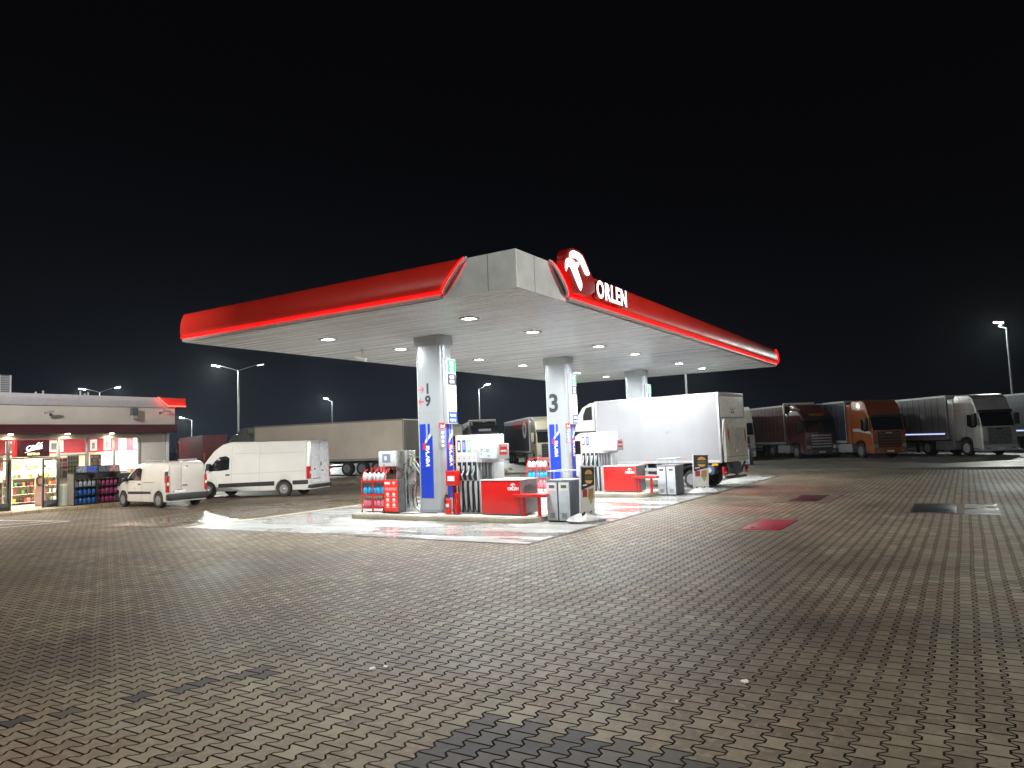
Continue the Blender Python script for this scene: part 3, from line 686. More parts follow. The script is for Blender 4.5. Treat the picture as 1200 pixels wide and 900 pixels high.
bin_unit((47.5, 12.15, .10), R_(0), 'blue grey bin cabinet standing alone in the dark before the white lorry cab')

# ------------------------------------------------------------------ poster stands
def poster_stand(loc, rz, label, tilt):
    t = thing('poster_stand', label, 'poster stand', loc, rz)
    M_ = Matrix.Rotation(R_(tilt), 4, 'Y')
    fr_ = MB().box(-.29, .29, -.03, .03, .22, 1.42); fr_.xf(M_); f_ = fr_.build('frame', white_plastic, t, bevel=.012)
    def pl(name, poly, y, m, par):
        q = MB().prism(poly, 'y', y, y+.003); q.xf(M_); return q.build(name, m, par, smooth=0)
    ps = pl('poster', [(-.27, .27), (.27, .27), (.27, 1.38), (-.27, 1.38)], -.034, mat('poster_grey', (.60, .60, .58), .35), f_)
    pl('dark_field', [(-.268, .80), (.268, .93), (.268, 1.378), (-.268, 1.378)], -.0375, mat('poster_dark', (.035, .028, .024), .35), ps)
    def ell(cx, cz, a, b_, n=18, lo=0, hi=360): return [(cx+a*math.cos(R_(lo+(hi-lo)*i/n)), cz+b_*math.sin(R_(lo+(hi-lo)*i/n))) for i in range(n)]
    pl('bun_picture', ell(.03, 1.20, .155, .12, lo=0, hi=190), -.041, mat('bun_brown', (.62, .34, .14), .5), ps)
    pl('filling_picture', [(-.14, 1.10), (.20, 1.10), (.19, 1.17), (-.13, 1.17)], -.0412, mat('filling_green', (.10, .13, .03), .5), ps)
    pl('patty_picture', [(-.13, 1.05), (.19, 1.05), (.2, 1.10), (-.14, 1.10)], -.0414, mat('patty_brown', (.13, .05, .02), .5), ps)
    pl('lower_bun_picture', ell(.03, 1.05, .15, .09, lo=180, hi=365), -.0416, mat('bun_lower', (.66, .42, .18), .5), ps)
    pl('caption', [(-.22, .90), (-.05, .92), (-.05, .95), (-.22, .93)], -.0418, white_ink, ps)
    pl('price_square', [(-.22, .62), (-.04, .62), (-.04, .82), (-.22, .82)], -.0378, mat('poster_maroon', (.30, .03, .04), .4), ps)
    pl('wrap_picture', [(.0, .60), (.10, .50), (.21, .60), (.22, .85), (.02, .82)], -.0378, mat('wrap_brown', (.34, .20, .08), .5), ps)
    pl('wrap_green', [(.06, .50), (.12, .42), (.18, .52), (.15, .62), (.08, .62)], -.0382, mat('wrap_green', (.30, .36, .05), .5), ps)
    # moulded water foot
    ft = MB(); rings = []
    for z, s in ((.02, .92), (.06, 1.0), (.11, .88), (.17, .45), (.20, .25)):
        rings.append([(.62*s*math.copysign(abs(math.cos(a))**.6, math.cos(a))*1.0, .34*s*math.copysign(abs(math.sin(a))**.6, math.sin(a)), z*(1+.25*math.cos(3*a)*(z > .09))) for a in [2*math.pi*i/28 for i in range(28)]])
    rings.insert(0, [(v[0]*.95, v[1]*.95, 0.0) for v in rings[0]])
    ft.loft(rings); ft.build('foot', mat('foot_plastic', (.74, .74, .75), .4, var=.15, dirt=.5), t, smooth=50)
    for x in (-.14, .14):
        B(x-.03, x+.03, -.04, .04, .16, .26).build('spring_bracket', black, t, bevel=.01)
poster_stand((17.05, 8.42, .004), R_(-12), 'leaning white poster stand with a burger picture, beside the nearest grey bins', 3)
poster_stand((26.0, 8.25, .004), R_(-50), 'white poster stand with faded food picture standing before the wheel of the box lorry', 2)

# ------------------------------------------------------------------ fire point
t = thing('fire_point', 'red fire box on a post between the column and the first fuel pump', 'fire box', (16.66, 12.36, .15))
bx_ = B(-.09, .12, -.17, .19, .80, 1.21).build('box', red, t, bevel=.012)
MB().box(-.095, -.0905, -.11, .13, .93, 1.07).build('notice', white_ink, bx_, smooth=0)
B(-.02, .06, -.06, .02, .02, .80).build('post', mat('post_dark_red', (.2, .01, .01), .4), t, bevel=.004)
B(-.10, .14, -.20, .20, 0, .02).build('base', dark_grey, t, bevel=.004)
B(-.05, .05, -.19, -.08, .02, .60).build('hose_case', red, t, bevel=.01)
t = thing('fire_extinguisher', 'red fire extinguisher with white label standing under the red fire box', 'extinguisher', (16.52, 12.46, .15))
MB().cyl((0, 0, .02), (0, 0, .40), .085, n=20).build('cylinder', red, t, bevel=.01)
MB().sphere((0, 0, .40), .084, 20, 10, .7).build('shoulder', red, t)
MB().cyl((0, 0, .44), (0, 0, .52), .025).build('valve', chrome, t)
MB().tube([(0, 0, .50), (-.07, .02, .52), (-.10, .03, .42), (-.10, .03, .2)], .012).build('hose', black, t)
B(-.08, .03, -.012, .012, .52, .55).build('lever', black, t, bevel=.004)
ring = [(-.0875*math.cos(R_(a)), .0875*math.sin(R_(a))) for a in range(-50, 51, 10)]
lb = MB(); lb.add([(x, y, .22) for x, y in ring]+[(x, y, .31) for x, y in ring], [(i, i+1, 12+i, 11+i) for i in range(10)]); lb.build('label', white_ink, t, smooth=0)
t = thing('fire_extinguisher', 'slim red extinguisher beside the pump hoses at the foot of the red fire box', 'extinguisher', (16.56, 12.22, .15))
MB().cyl((0, 0, .0), (0, 0, .44), .05, n=16).build('cylinder', red, t, bevel=.01)
MB().cyl((0, 0, .44), (0, 0, .50), .02).build('valve', chrome, t)
MB().tube([(0, 0, .48), (-.05, -.03, .50), (-.065, -.03, .3)], .010).build('hose', black, t)

# ------------------------------------------------------------------ gas dispenser
t = thing('gas_dispenser', 'slim stainless steel gas dispenser with a white screen box, left of the column', 'fuel pump', (17.0, 14.55, .15))
B(0, .50, -.16, .20, 0, 1.82).build('body', steel, t, bevel=.012)
s_ = MB(); s_.box(-.008, -.0005, -.15, .15, .10, .85); s_.box(-.008, -.0005, -.15, .15, .95, 1.3); s_.box(.08, .46, -.206, -.2005, .10, .8); s_.box(.08, .46, -.206, -.2005, .9, 1.25)
s_.build('access_panel', mat('brushed_panel', (.40, .40, .39), .3, metal=.9), t, bevel=.002)
hb = B(-.08, .26, .12, .82, 1.36, 1.82).build('screen_box', white_plastic, t, bevel=.02)
B(-.086, -.0805, .34, .66, 1.48, 1.74).build('screen', mat('screen_grey', (.22, .25, .30), .2), hb, smooth=0)
B(-.089, -.0865, .48, .58, 1.55, 1.67).build('display', mat('lcd_pale', (.6, .7, .8), .2), hb, smooth=0)
MB().cyl((-.088, .60, 1.41), (-.0805, .60, 1.41), .02).build('button', blue, hb)
cp_ = MB(); cp_.box(.16, .24, -.23, -.2005, 1.35, 1.62); cp_.box(.30, .36, -.23, -.2005, 1.40, 1.6); cp_.cyl((.2, -.22, 1.70), (.2, -.2005, 1.70), .03)
cp_.build('control_panel', mat('control_yellow', (.45, .42, .25), .4), t, bevel=.003)
for (hx, dz, w) in ((.22, 0, .0), (.38, .03, .02)):
    MB().tube([(hx, -.22, 1.50+dz), (hx, -.34, 1.38), (hx, -.46, 1.24), (hx+.02, -.52, 1.14)], [.02, .026, .026, .018], 8).build('nozzle', mat('nozzle_grip', (.55, .57, .58), .35, metal=.3), t)
    MB().tube([(hx, -.50, 1.14), (hx, -.56, .95), (hx, -.40, .85), (hx, -.26, .7), (hx, -.24, .4), (hx-.02, -.32, .12), (hx-.1, -.55, .03), (hx-.3, -.8, .02)], .014, 8).build('hose', black, t)
t = tag(MB().tube([(16.62, 15.0, .165), (16.45, 14.8, .165), (16.38, 14.3, .165), (16.45, 13.7, .165), (16.7, 13.35, .165), (16.72, 13.0, .165)], .013).build('loose_hose', black), 'thin black hose lying across the edge of the island below the column', 'hose')
# red notice cabinet
t = thing('notice_cabinet', 'red cabinet with rows of white pictograms beside the washer fluid rack', 'cabinet', (16.62, 14.63, .15))
B(0, .30, -.27, .27, .03, .98).build('case', dark_grey, t, bevel=.01)
fp = B(-.02, -.0005, -.26, .26, .04, .97).build('front', emis('backlit_red', (1, .03, .01), .25, (.62, .03, .02)), t, bevel=.006)
m = MB(); m.box(-.024, -.0205, .02, .23, .84, .91)
for r_ in range(4):
    m.box(-.024, -.0205, -.22, .22, .735-.012*r_*2, .742-.012*r_*2)
for r_ in range(3):
    for c_ in range(2):
        yc, zc = .12-.24*c_, .55-.16*r_
        m.prism([(yc+.06*math.cos(k*math.pi/4), zc+.05*math.sin(k*math.pi/4)) for k in range(8)], 'x', -.024, -.0205)
        m.box(-.024, -.0205, yc-.08, yc+.08, zc-.075, zc-.065)
m.build('pictograms', white_ink, fp, smooth=0)
def C(poly): return [(-.13-(u-15.2)*.09, .875+(v-6.05)*.12) for u, v in poly]
m = MB(); m.prism(C(W1), 'x', -.024, -.0205); m.prism(C(W2), 'x', -.024, -.0205); m.build('emblem', white_ink, fp, smooth=0)

# ------------------------------------------------------------------ washer fluid racks
jug_mats = {'clear': mat('clear_jug', (.62, .62, .66), .2, var=.2, scale=20), 'blue': mat('blue_washer_fluid', (.03, .36, .68), .15, var=.15, scale=15, coat=.5),
            'pink': mat('pink_washer_fluid', (.72, .22, .30), .15, var=.2, scale=15, coat=.5), 'navy': mat('navy_washer_fluid', (.02, .09, .32), .2, var=.2, scale=12, coat=.4),
            'magenta': mat('magenta_washer_fluid', (.22, .03, .10), .2, var=.2, scale=12, coat=.4), 'grey': mat('grey_jug', (.30, .31, .32), .3, var=.2, scale=12)}
JP = {}
ORD = ['first', 'second', 'third', 'fourth', 'fifth', 'sixth', 'seventh', 'eighth', 'ninth', 'tenth', 'eleventh', 'twelfth', 'thirteenth', 'fourteenth', 'fifteenth', 'sixteenth', 'seventeenth', 'eighteenth', 'nineteenth', 'twentieth', 'twenty-first', 'twenty-second', 'twenty-third', 'twenty-fourth', 'twenty-fifth']
def jug(kind, loc, label, group, s=1.0):
    if kind not in JP:
        t = thing('fluid_jug', label, 'jug', loc, 0, group)
        b_ = MB(); rings = []
        for z, sx, sy in ((0, .9, .9), (.01, 1, 1), (.17, 1, 1), (.215, .82, .85), (.245, .38, .5), (.26, .30, .42)):
            rings.append([(p[0]*sx*.92, p[1]*sy*.92, z) for p in rrect(-.075, .075, -.085, .085, .03, 3)])
        b_.loft(rings); b_.build('bottle', jug_mats[kind], t, smooth=50)
        MB().cyl((0, 0, .26), (0, 0, .285), .022, n=10).build('cap', white_ink if kind in ('clear', 'grey') else red_ink if kind in ('pink', 'magenta') else blue, t)
        MB().tube([(0, .06, .20), (0, .062, .255), (0, .03, .275), (0, .0, .262)], .009, 6).build('handle', jug_mats[kind], t)
        JP[kind] = t; return t
    t = dup(JP[kind], loc, rng.uniform(-.12, .12), label, group); return t
def rack(loc, label, prefix, where):
    t = thing('fluid_rack', label, 'rack', loc)
    for y in (-.44, 0.02, .46):
        f_ = MB(); f_.tube([(-.22, y, 0.03), (-.22, y, .95), (-.17, y, 1.10), (-.08, y, 1.22), (.06, y, 1.28)], .018, 8); f_.tube([(.24, y, .03), (.24, y, 1.33)], .018, 8)
        f_.build('upright', red, t)
        w_ = MB()
        for x in (-.22, .24): w_.cyl((x-.01, y, .0), (x-.01, y, .04), .022, n=10)
        w_.build('foot', black, t)
    for z in (.12, .50, .90):
        sh = MB(); sh.box(-.215, .235, -.44, .46, z, z+.012); sh.box(-.225, -.20, -.44, .46, z, z+.05)
        sh.build('shelf', red, t, bevel=.003)
    MB().tube([(.24, -.44, 1.30), (.24, .46, 1.30)], .014).build('top_bar', red, t)
    for z, kind, nm, n in ((.133, 'pink', 'pink', 5), (.513, 'blue', 'blue', 5), (.913, 'clear', 'clear', 5)):
        lev = {'pink': 'bottom', 'blue': 'middle', 'clear': 'top'}[kind]
        for k in range(n):
            jug(kind, (loc[0]-.12, loc[1]+.37-.175*k, loc[2]+z), f'{ORD[k]} {nm} jug from the left on the {lev} shelf, red rack {where}', f'{nm} jugs on the red rack {where}')
rack((16.85, 15.35, .15), 'red tubular rack of washer fluid jugs at the left end of the nearest island', 'a', 'by the gas dispenser')
rack((24.8, 14.2, .15), 'red tubular rack of washer fluid jugs behind the low guard rail, left of column 3', 'b', 'left of column 3')
t = thing('rack_sign', 'small pale red sign standing behind the red jug rack near the gas dispenser', 'sign', (17.2, 15.35, .15))
MB().prism([(-.14, 1.18), (.20, 1.18), (.17, 1.58), (-.04, 1.58)], 'x', -.012, .012).build('board', mat('pale_red_sign', (.62, .20, .19), .4), t, smooth=0)
MB().cyl((.03, 0.02, 0), (.03, .02, 1.2), .015, n=8).build('post', mid_grey, t)
MB().cyl((.03, 0.02, 0), (.03, .02, .02), .12, n=16).build('base', mid_grey, t)

# ================================================================== SHOP
shop = thing('shop_building', 'low flat-roofed station shop with lit glass front, beige parapet and dark red band', 'shop', (0, 0, 0))
render_wall = mat('beige_render', (0.52, 0.49, 0.45), 0.6, var=.06, scale=.8, dirt=.2)
grey_cap = mat('parapet_grey', (0.40, 0.39, 0.42), 0.45, var=.06)
frame_m = mat('window_frame_grey', (0.33, 0.34, 0.34), 0.4, metal=.3)
inner_wall = mat('cream_inner_wall', (0.74, 0.66, 0.52), 0.6, var=.04)
XL, XR = -6.0, 21.45
B(XL, XR, 32.45, 40.3, 4.37, 4.85).build('parapet', grey_cap, shop, bevel=.01)
B(XL+.02, XR-.03, 32.50, 40.28, 3.575, 4.368).build('upper_wall', render_wall, shop, bevel=.006)
B(XL+.01, XR+.05, 32.42, 40.29, 3.19, 3.573).build('red_band', dark_red, shop, bevel=.008)
B(20.02, 21.25, 33.0, 33.25, .12, 3.188).build('wall_panel', render_wall, shop, bevel=.006)
B(21.27, 21.43, 32.98, 33.3, .12, 3.188).build('corner_post', light_grey, shop, bevel=.006)
B(21.22, 21.42, 33.31, 40.2, .12, 3.188).build('side_wall', render_wall, shop, smooth=0)
B(XL, XL+.2, 33.2, 40.2, .12, 3.188).build('side_wall', render_wall, shop, smooth=0)
B(XL+.2, 21.21, 40.0, 40.2, .12, 3.188).build('back_wall', inner_wall, shop, smooth=0)
B(21.195, 21.215, 33.32, 39.99, .13, 2.42).build('inner_wall_lining', inner_wall, shop, smooth=0)
B(21.18, 21.21, 33.32, 39.99, 2.425, 3.15).build('inner_red_band', mat('inner_red_wall', (.50, .03, .05), .4), shop, smooth=0)
B(XL+.2, 21.17, 39.96, 39.995, 2.425, 3.15).build('inner_red_band', mat('inner_red_wall', (.50, .03, .05), .4), shop, smooth=0)
B(XL+.2, 21.2, 33.2, 39.98, .10, .125).build('shop_floor', mat('shop_floor_tile', (.50, .46, .40), .25), shop, smooth=0)
B(XL+.2, 21.19, 33.2, 39.95, 3.155, 3.186).build('shop_ceiling', mat('shop_ceiling_white', (.7, .7, .68), .6), shop, smooth=0)
B(13.0, 20.0, 32.95, 33.15, 2.97, 3.186).build('lintel', mat('lintel_beige', (.45, .42, .36), .5), shop, bevel=.006)
B(XL+.2, 13.0, 32.95, 33.15, 2.97, 3.186).build('lintel', mat('lintel_beige', (.45, .42, .36), .5), shop, bevel=.006)
for x in (14.42, 16.35, 17.55, 18.76, 19.93, 13.0, 11.0, 9.0, 7.0, 5.0):
    B(x-.045, x+.045, 32.98, 33.12, .121, 2.968).build('mullion', frame_m if x != 14.42 else dark_grey, shop, bevel=.005)
tr = MB(); tr.box(13.045, 14.375, 33.0, 33.1, 2.24, 2.31); tr.box(16.395, 17.505, 33.0, 33.1, 2.24, 2.31); tr.box(14.465, 16.305, 33.0, 33.1, 2.17, 2.235)
tr.build('transom', frame_m, shop, bevel=.005)
B(17.60, 19.885, 33.0, 33.18, .121, 1.36).build('sill_wall', mat('sill_wall_dark', (.05, .05, .055), .5), shop, bevel=.005)
B(17.60, 19.885, 32.97, 33.2, 1.362, 1.40).build('sill', frame_m, shop, bevel=.004)
def pane(x0, x1, z0, z1, y=33.05):
    B(x0, x1, y, y+.012, z0, z1).build('glass_pane', pane_glass, shop, smooth=0)
pane(13.05, 14.37, 2.32, 2.965); pane(16.40, 17.50, 2.32, 2.965); pane(16.40, 17.50, 1.0, 2.235); pane(17.60, 18.71, 1.405, 2.965); pane(18.81, 19.88, 1.405, 2.965)
for a in (5.05, 7.05, 9.05, 11.05): pane(a, a+1.9, .125, 2.965)
B(16.40, 17.50, 33.04, 33.06, .125, .995).build('frosted_pane', mat('frosted_glass', (.52, .55, .46), .35), shop, smooth=0)
def leaf(x0, x1, y):
    d = MB(); d.box(x0, x0+.07, y, y+.05, .13, 2.16); d.box(x1-.07, x1, y, y+.05, .13, 2.16); d.box(x0+.07, x1-.07, y, y+.05, .13, .42); d.box(x0+.07, x1-.07, y, y+.05, 2.09, 2.16)
    o = d.build('sliding_door', dark_grey, shop, bevel=.004)
    B(x0+.071, x1-.071, y+.02, y+.03, .421, 2.089).build('glass_pane', pane_glass, o, smooth=0)
leaf(15.66, 16.30, 32.90); leaf(13.15, 14.50, 32.90)
# entrance sign
es = B(14.52, 15.84, 32.72, 32.95, 2.25, 2.93).build('entrance_sign', mat('sign_maroon', (.075, .010, .018), .3), shop, bevel=.01)
B(14.512, 14.60, 32.712, 32.9501, 2.245, 2.935).build('red_edge', emis('lit_red_edge', (1, .02, .03), .45, (.5, .02, .02)), es, smooth=0)
text('café', .40, led_white, es, (15.20, 32.712, 2.66), (1, 0, .10), (-.10, 0, 1), 'lettering', .006, bold=.004, shear=.45)
MB().tube([(14.88, 32.705, 2.42), (15.1, 32.705, 2.50), (15.35, 32.705, 2.56), (15.58, 32.705, 2.60)], [.006, .014, .014, .006], 6).build('swash', led_white, es)
text('BISTRO', .13, emis('bistro_yellow', (.85, .9, .25), 1.6), es, (15.22, 32.712, 2.36), (1, 0, 0), (0, 0, 1), 'lettering', .006, bold=.004, sx=1.1)
# red wing on the roof corner with its light line
rw = MB().prism([(20.52, 4.83), (21.84, 4.83), (21.84, 4.44), (20.95, 4.44)], 'y', 32.28, 32.6).build('corner_wing', red_fascia, shop, bevel=.01)
MB().tube([(20.42, 32.27, 4.84), (20.90, 32.25, 4.45), (21.82, 32.25, 4.45)], .022, 8).build('led_tube', emis('red_led_short', (1, .03, .02), 14.0, (.8, .1, .1)), shop)
for x in (14.35, 16.55, 18.45):
    MB().cyl((x, 32.70, 3.185), (x, 32.70, 3.165), .09, n=20).build('soffit_spot', emis('warm_spot', (1, .9, .7), 25.0), shop)
    area('soffit_lamp', (x, 32.72, 3.15), .14, 16, (1, .82, .55), 150, shop)
for x in (4.5, 8.5, 12.0, 15.0, 18.0, 20.3):
    for y in (34.6, 37.6):
        B(x-.5, x+.5, y-.14, y+.14, 3.135, 3.153).build('ceiling_panel', emis('shop_panel', (1, .95, .82), 12.0), shop, smooth=0)
    area('shop_lamp', (x, 36.0, 3.12), 1.2, P_SHOP, (1, .93, .82), 170, shop, sy=3.2)
# pictures on the red band, menu boards, coffee corner
def on_right(name, y0, y1, z0, z1, m, label=None, cat=None, dep=.03, par=None):
    o = B(21.178-dep, 21.178 if z0 > 2.4 else 21.19, y0, y1, z0, z1).build(name, m, par, smooth=0)
    if cat: tag(o, label, cat, 'pictures on the red inner wall')
    return o
pw = emis('lit_picture', (1, .93, .86), .7, (.7, .62, .58))
for k, y in enumerate((33.75, 34.9, 36.2, 37.6, 38.9)):
    f_ = thing('wall_picture', ['narrow pale picture on the red wall, closest to the glass', 'second pale picture from the glass on the red wall', 'middle one of the five pale pictures on the red wall', 'fourth pale picture from the glass on the red wall', 'pale picture on the red wall in the far inner corner'][k], 'picture', (21.17, y, 2.5), 0, 'pictures on the red inner wall')
    B(-.02, 0, 0, .62, 0, .58).build('panel', pw, f_, smooth=0)
    B(-.026, -.021, .14, .44, .08, .42).build('motif', mat('motif_'+str(k % 3), [(.4, .2, .12), (.3, .35, .4), (.5, .12, .1)][k % 3], .5), f_, smooth=0)
for k, x in enumerate((12.9, 15.2, 17.3, 19.2)):
    f_ = thing('wall_picture', f'pale picture on the red band of the rear wall, {["leftmost", "over the shelves by the door", "over the hot drinks side", "near the right corner"][k]}', 'picture', (x, 39.94, 2.5), 0, 'pictures on the rear red band')
    B(0, .8, -.02, 0, 0, .58).build('panel', pw, f_, smooth=0); B(.2, .6, -.026, -.021, .1, .45).build('motif', mat('motif_1', (.3, .35, .4), .5), f_, smooth=0)
t = thing('coffee_counter', 'bright white coffee counter with a lit back panel at the right end of the shop', 'counter', (20.8, 36.3, .125))
B(-.35, .35, -2.6, 2.6, 0, .95).build('base', mat('counter_wood', (.35, .22, .12), .5), t, bevel=.01)
B(-.38, .37, -2.62, 2.62, .95, 1.0).build('top', white_sheet, t, bevel=.005)
B(.30, .365, -2.5, 2.5, 1.25, 1.75).build('lit_panel', emis('menu_light', (1, .94, .84), 1.2), t, smooth=0)
for k in range(6):
    lab = ['red', 'brown', 'dark', 'orange', 'white', 'grey'][k]
    c_ = [(.5, .05, .04), (.25, .12, .05), (.04, .04, .04), (.6, .25, .05), (.7, .7, .7), (.3, .3, .32)][k]
    o = B(-.16, .16, -.18, .18, 0, .42 if k % 2 else .30).build('coffee_machine' if k % 2 else 'snack_box', mat('counter_item_'+lab, c_, .35), None, bevel=.02)
    o.location = (20.7, 34.1+.8*k, 1.125); tag(o, f'{lab} {"coffee machine" if k % 2 else "snack box"} standing on the white coffee counter', 'coffee machine' if k % 2 else 'box')
t = thing('menu_poster', 'brown food poster standing in the window above the washer fluid racks', 'poster', (17.95, 33.5, 1.40))
B(0, .48, 0, .03, -.1, .86).build('board', dark_grey, t, smooth=0)
rp = random.Random(3); q = [MB(), MB(), MB()]
for i in range(5):
    for k in range(6):
        q[rp.randrange(3)].box(.03+.085*i, .03+.085*i+.075, -.005, -.001, -.05+.148*k, -.05+.148*k+.12)
for m_, nm in zip(q, (('poster_orange', (.55, .26, .06)), ('poster_brown', (.20, .08, .03)), ('poster_cream', (.55, .42, .22)))): m_.build('food_pictures', mat(nm[0], nm[1], .5), t, smooth=0)
t = thing('menu_poster', 'olive green poster with small items in the window left of the washer fluid racks', 'poster', (16.95, 33.5, 1.3))
B(0, .50, 0, .03, 0, .95).build('board', mat('poster_olive', (.22, .24, .13), .5), t, smooth=0)
m = MB()
for i in range(4):
    for k in range(5): m.box(.04+.12*i, .10+.12*i, -.005, -.001, .06+.18*k, .14+.18*k)
m.build('item_pictures', ink, t, smooth=0)
t = thing('window_posters', 'stacked red and white offer posters behind the glass beside the entrance', 'poster', (16.42, 33.35, 1.0))
B(0, .48, 0, .02, 0, 1.18).build('sheet', mat('offer_white', (.7, .62, .55), .5), t, smooth=0)
m = MB()
for (a, b_, c_, d_) in ((.03, .22, 1.0, 1.14), (.26, .45, 1.0, 1.14), (.02, .22, .68, .78), (.26, .46, .68, .80), (.05, .2, .30, .45)): m.box(a, b_, -.005, -.001, c_, d_)
m.build('red_blocks', red_ink, t, smooth=0)
m = MB()
for (a, b_, c_, d_) in ((.05, .20, .50, .64), (.28, .44, .3, .62), (.04, .21, .84, .95), (.27, .44, .85, .94)): m.box(a, b_, -.005, -.001, c_, d_)
m.build('grey_blocks', mid_grey, t, smooth=0)
t = thing('service_window', 'lit serving hatch with dark red frame and a red curved counter seen through the entrance', 'hatch', (16.55, 38.6, .125))
m = MB(); m.box(0, .10, 0, .12, .95, 2.35); m.box(1.25, 1.35, 0, .12, .95, 2.35); m.box(0.1, 1.25, 0, .12, 2.25, 2.35)
m.build('frame', mat('hatch_frame', (.12, .03, .02), .5), t, bevel=.01)
B(.1, 1.25, .10, .14, .95, 2.25).build('back', emis('hatch_light', (1, .85, .5), .8, (.6, .45, .2)), t, smooth=0)
B(.0, 1.35, -.3, .0, .05, 1.15).build('counter', mat('hatch_white', (.75, .7, .62), .4), t, bevel=.02)
B(.15, .95, -.33, -.301, 1.18, 1.32).build('red_shelf', red, t, bevel=.02)
t = thing('promo_cutout', 'standing cardboard figure of a long-haired person in pink, just inside the entrance', 'cutout', (16.15, 34.1, .125))
MB().prism([(-.20, 0), (.20, 0), (.21, .6), (.17, .95), (.08, 1.0), (-.08, 1.0), (-.17, .95), (-.22, .6)], 'y', 0, .012).build('figure', mat('cutout_pink', (.62, .40, .36), .6), t, smooth=0)
MB().prism([(.19*math.cos(a*math.pi/8), 1.08+.24*math.sin(a*math.pi/8)) for a in range(16)], 'y', -.004, .010).build('hair', mat('cutout_hair', (.16, .06, .04), .6), t, smooth=0)
MB().prism([(.10*math.cos(a*math.pi/8), 1.08+.14*math.sin(a*math.pi/8)) for a in range(16)], 'y', -.008, -.0041).build('face', mat('cutout_skin', (.6, .38, .26), .6), t, smooth=0)
# goods shelves
shelf_w = mat('shelf_cream', (.70, .64, .50), .5)
prod_cols = [('red', (.6, .05, .04)), ('yellow', (.72, .50, .06)), ('orange', (.68, .22, .04)), ('white', (.75, .72, .66)), ('pink', (.65, .25, .25)), ('brown', (.22, .09, .05)), ('green', (.12, .32, .10)), ('dark', (.04, .035, .05))]
PM = {}
def product(kind, cname, col_, loc, label, group):
    key = (kind, cname)
    if key not in PM:
        if kind == 'packet': m_ = MB().box(-.055, .055, -.05, .05, 0, .17)
        elif kind == 'bottle': m_ = MB().loft([[(r*math.cos(a*math.pi/5), r*math.sin(a*math.pi/5), z) for a in range(10)] for z, r in ((0, .038), (.15, .038), (.20, .015), (.24, .014))])
        else: m_ = MB().loft([[(-w, -d, z), (w, -d, z), (w, d, z), (-w, d, z)] for z, w, d in ((0, .075, .02), (.10, .07, .045), (.2, .08, .006))])
        o = m_.build(kind, mat('pack_'+cname, col_, .4, var=.2, scale=25), None, bevel=.006 if kind == 'packet' else 0)
        PM[key] = o
    else:
        o = PM[key].copy(); COL.objects.link(o)
    o.location = loc; o.rotation_euler = (0, 0, rng.uniform(-.15, .15)); return tag(o, label, kind, group)
levels = ['bottom', 'second', 'third', 'top']
def gondola(x0, x1, y, n_lev, label, where, h=1.55, dark=False):
    t = thing('goods_shelf', label, 'shelf', ((x0+x1)/2, y, .125)); w = (x1-x0)/2
    m = MB(); m.box(-w, w, .20, .23, 0, h)
    m.build('back_panel', dark_grey if dark else shelf_w, t, smooth=0)
    k = int(round((x1-x0)/1.0)); 
    for i in range(k+1):
        xx = -w+(2*w)*i/k; B(xx-.02, xx+.02, -.22, .199, 0, h).build('upright', shelf_w, t, bevel=.003)
    for l in range(n_lev):
        z = .12+l*(h-.12)/n_lev
        B(-w+.021, w-.021, -.25, .19, z-.02, z).build('shelf', shelf_w, t, bevel=.003)
        x = x0+.12; nn = 0
        while x < x1-.12:
            if rng.random() < .86:
                kind = rng.choice(['packet', 'packet', 'bottle', 'bag']); cn, cc = rng.choice(prod_cols)
                product(kind, cn, cc, (x, y-.14, .125+z+.001), f'{cn} {kind}, {ORD[nn]} item from the left on the {levels[min(l, 3)]} shelf {where}', f'{cn} {kind}s on the {levels[min(l, 3)]} shelf {where}')
                nn += 1
            x += rng.uniform(.13, .19)
gondola(15.0, 17.9, 36.4, 4, 'cream goods shelves facing the entrance, filled with coloured packets', 'facing the entrance')
gondola(13.2, 15.0, 35.0, 4, 'cream goods shelves behind the left sliding door', 'behind the left sliding door', 1.45)
gondola(17.3, 18.6, 38.2, 4, 'tall goods shelves at the back right of the shop', 'at the back right', 2.1)
t = thing('drinks_cooler', 'tall glowing blue white drinks cooler at the back left of the shop', 'cooler', (15.9, 39.4, .125))
B(-.9, .9, -.3, .4, 0, 2.1).build('case', mat('cooler_navy', (.04, .05, .09), .4), t, bevel=.02)
m = MB(); m.box(-.8, -.05, -.32, -.301, .2, 1.75); m.box(.05, .8, -.32, -.301, .2, 1.75); m.build('lit_door', emis('cooler_light', (.72, .85, 1), 1.6), t, smooth=0)
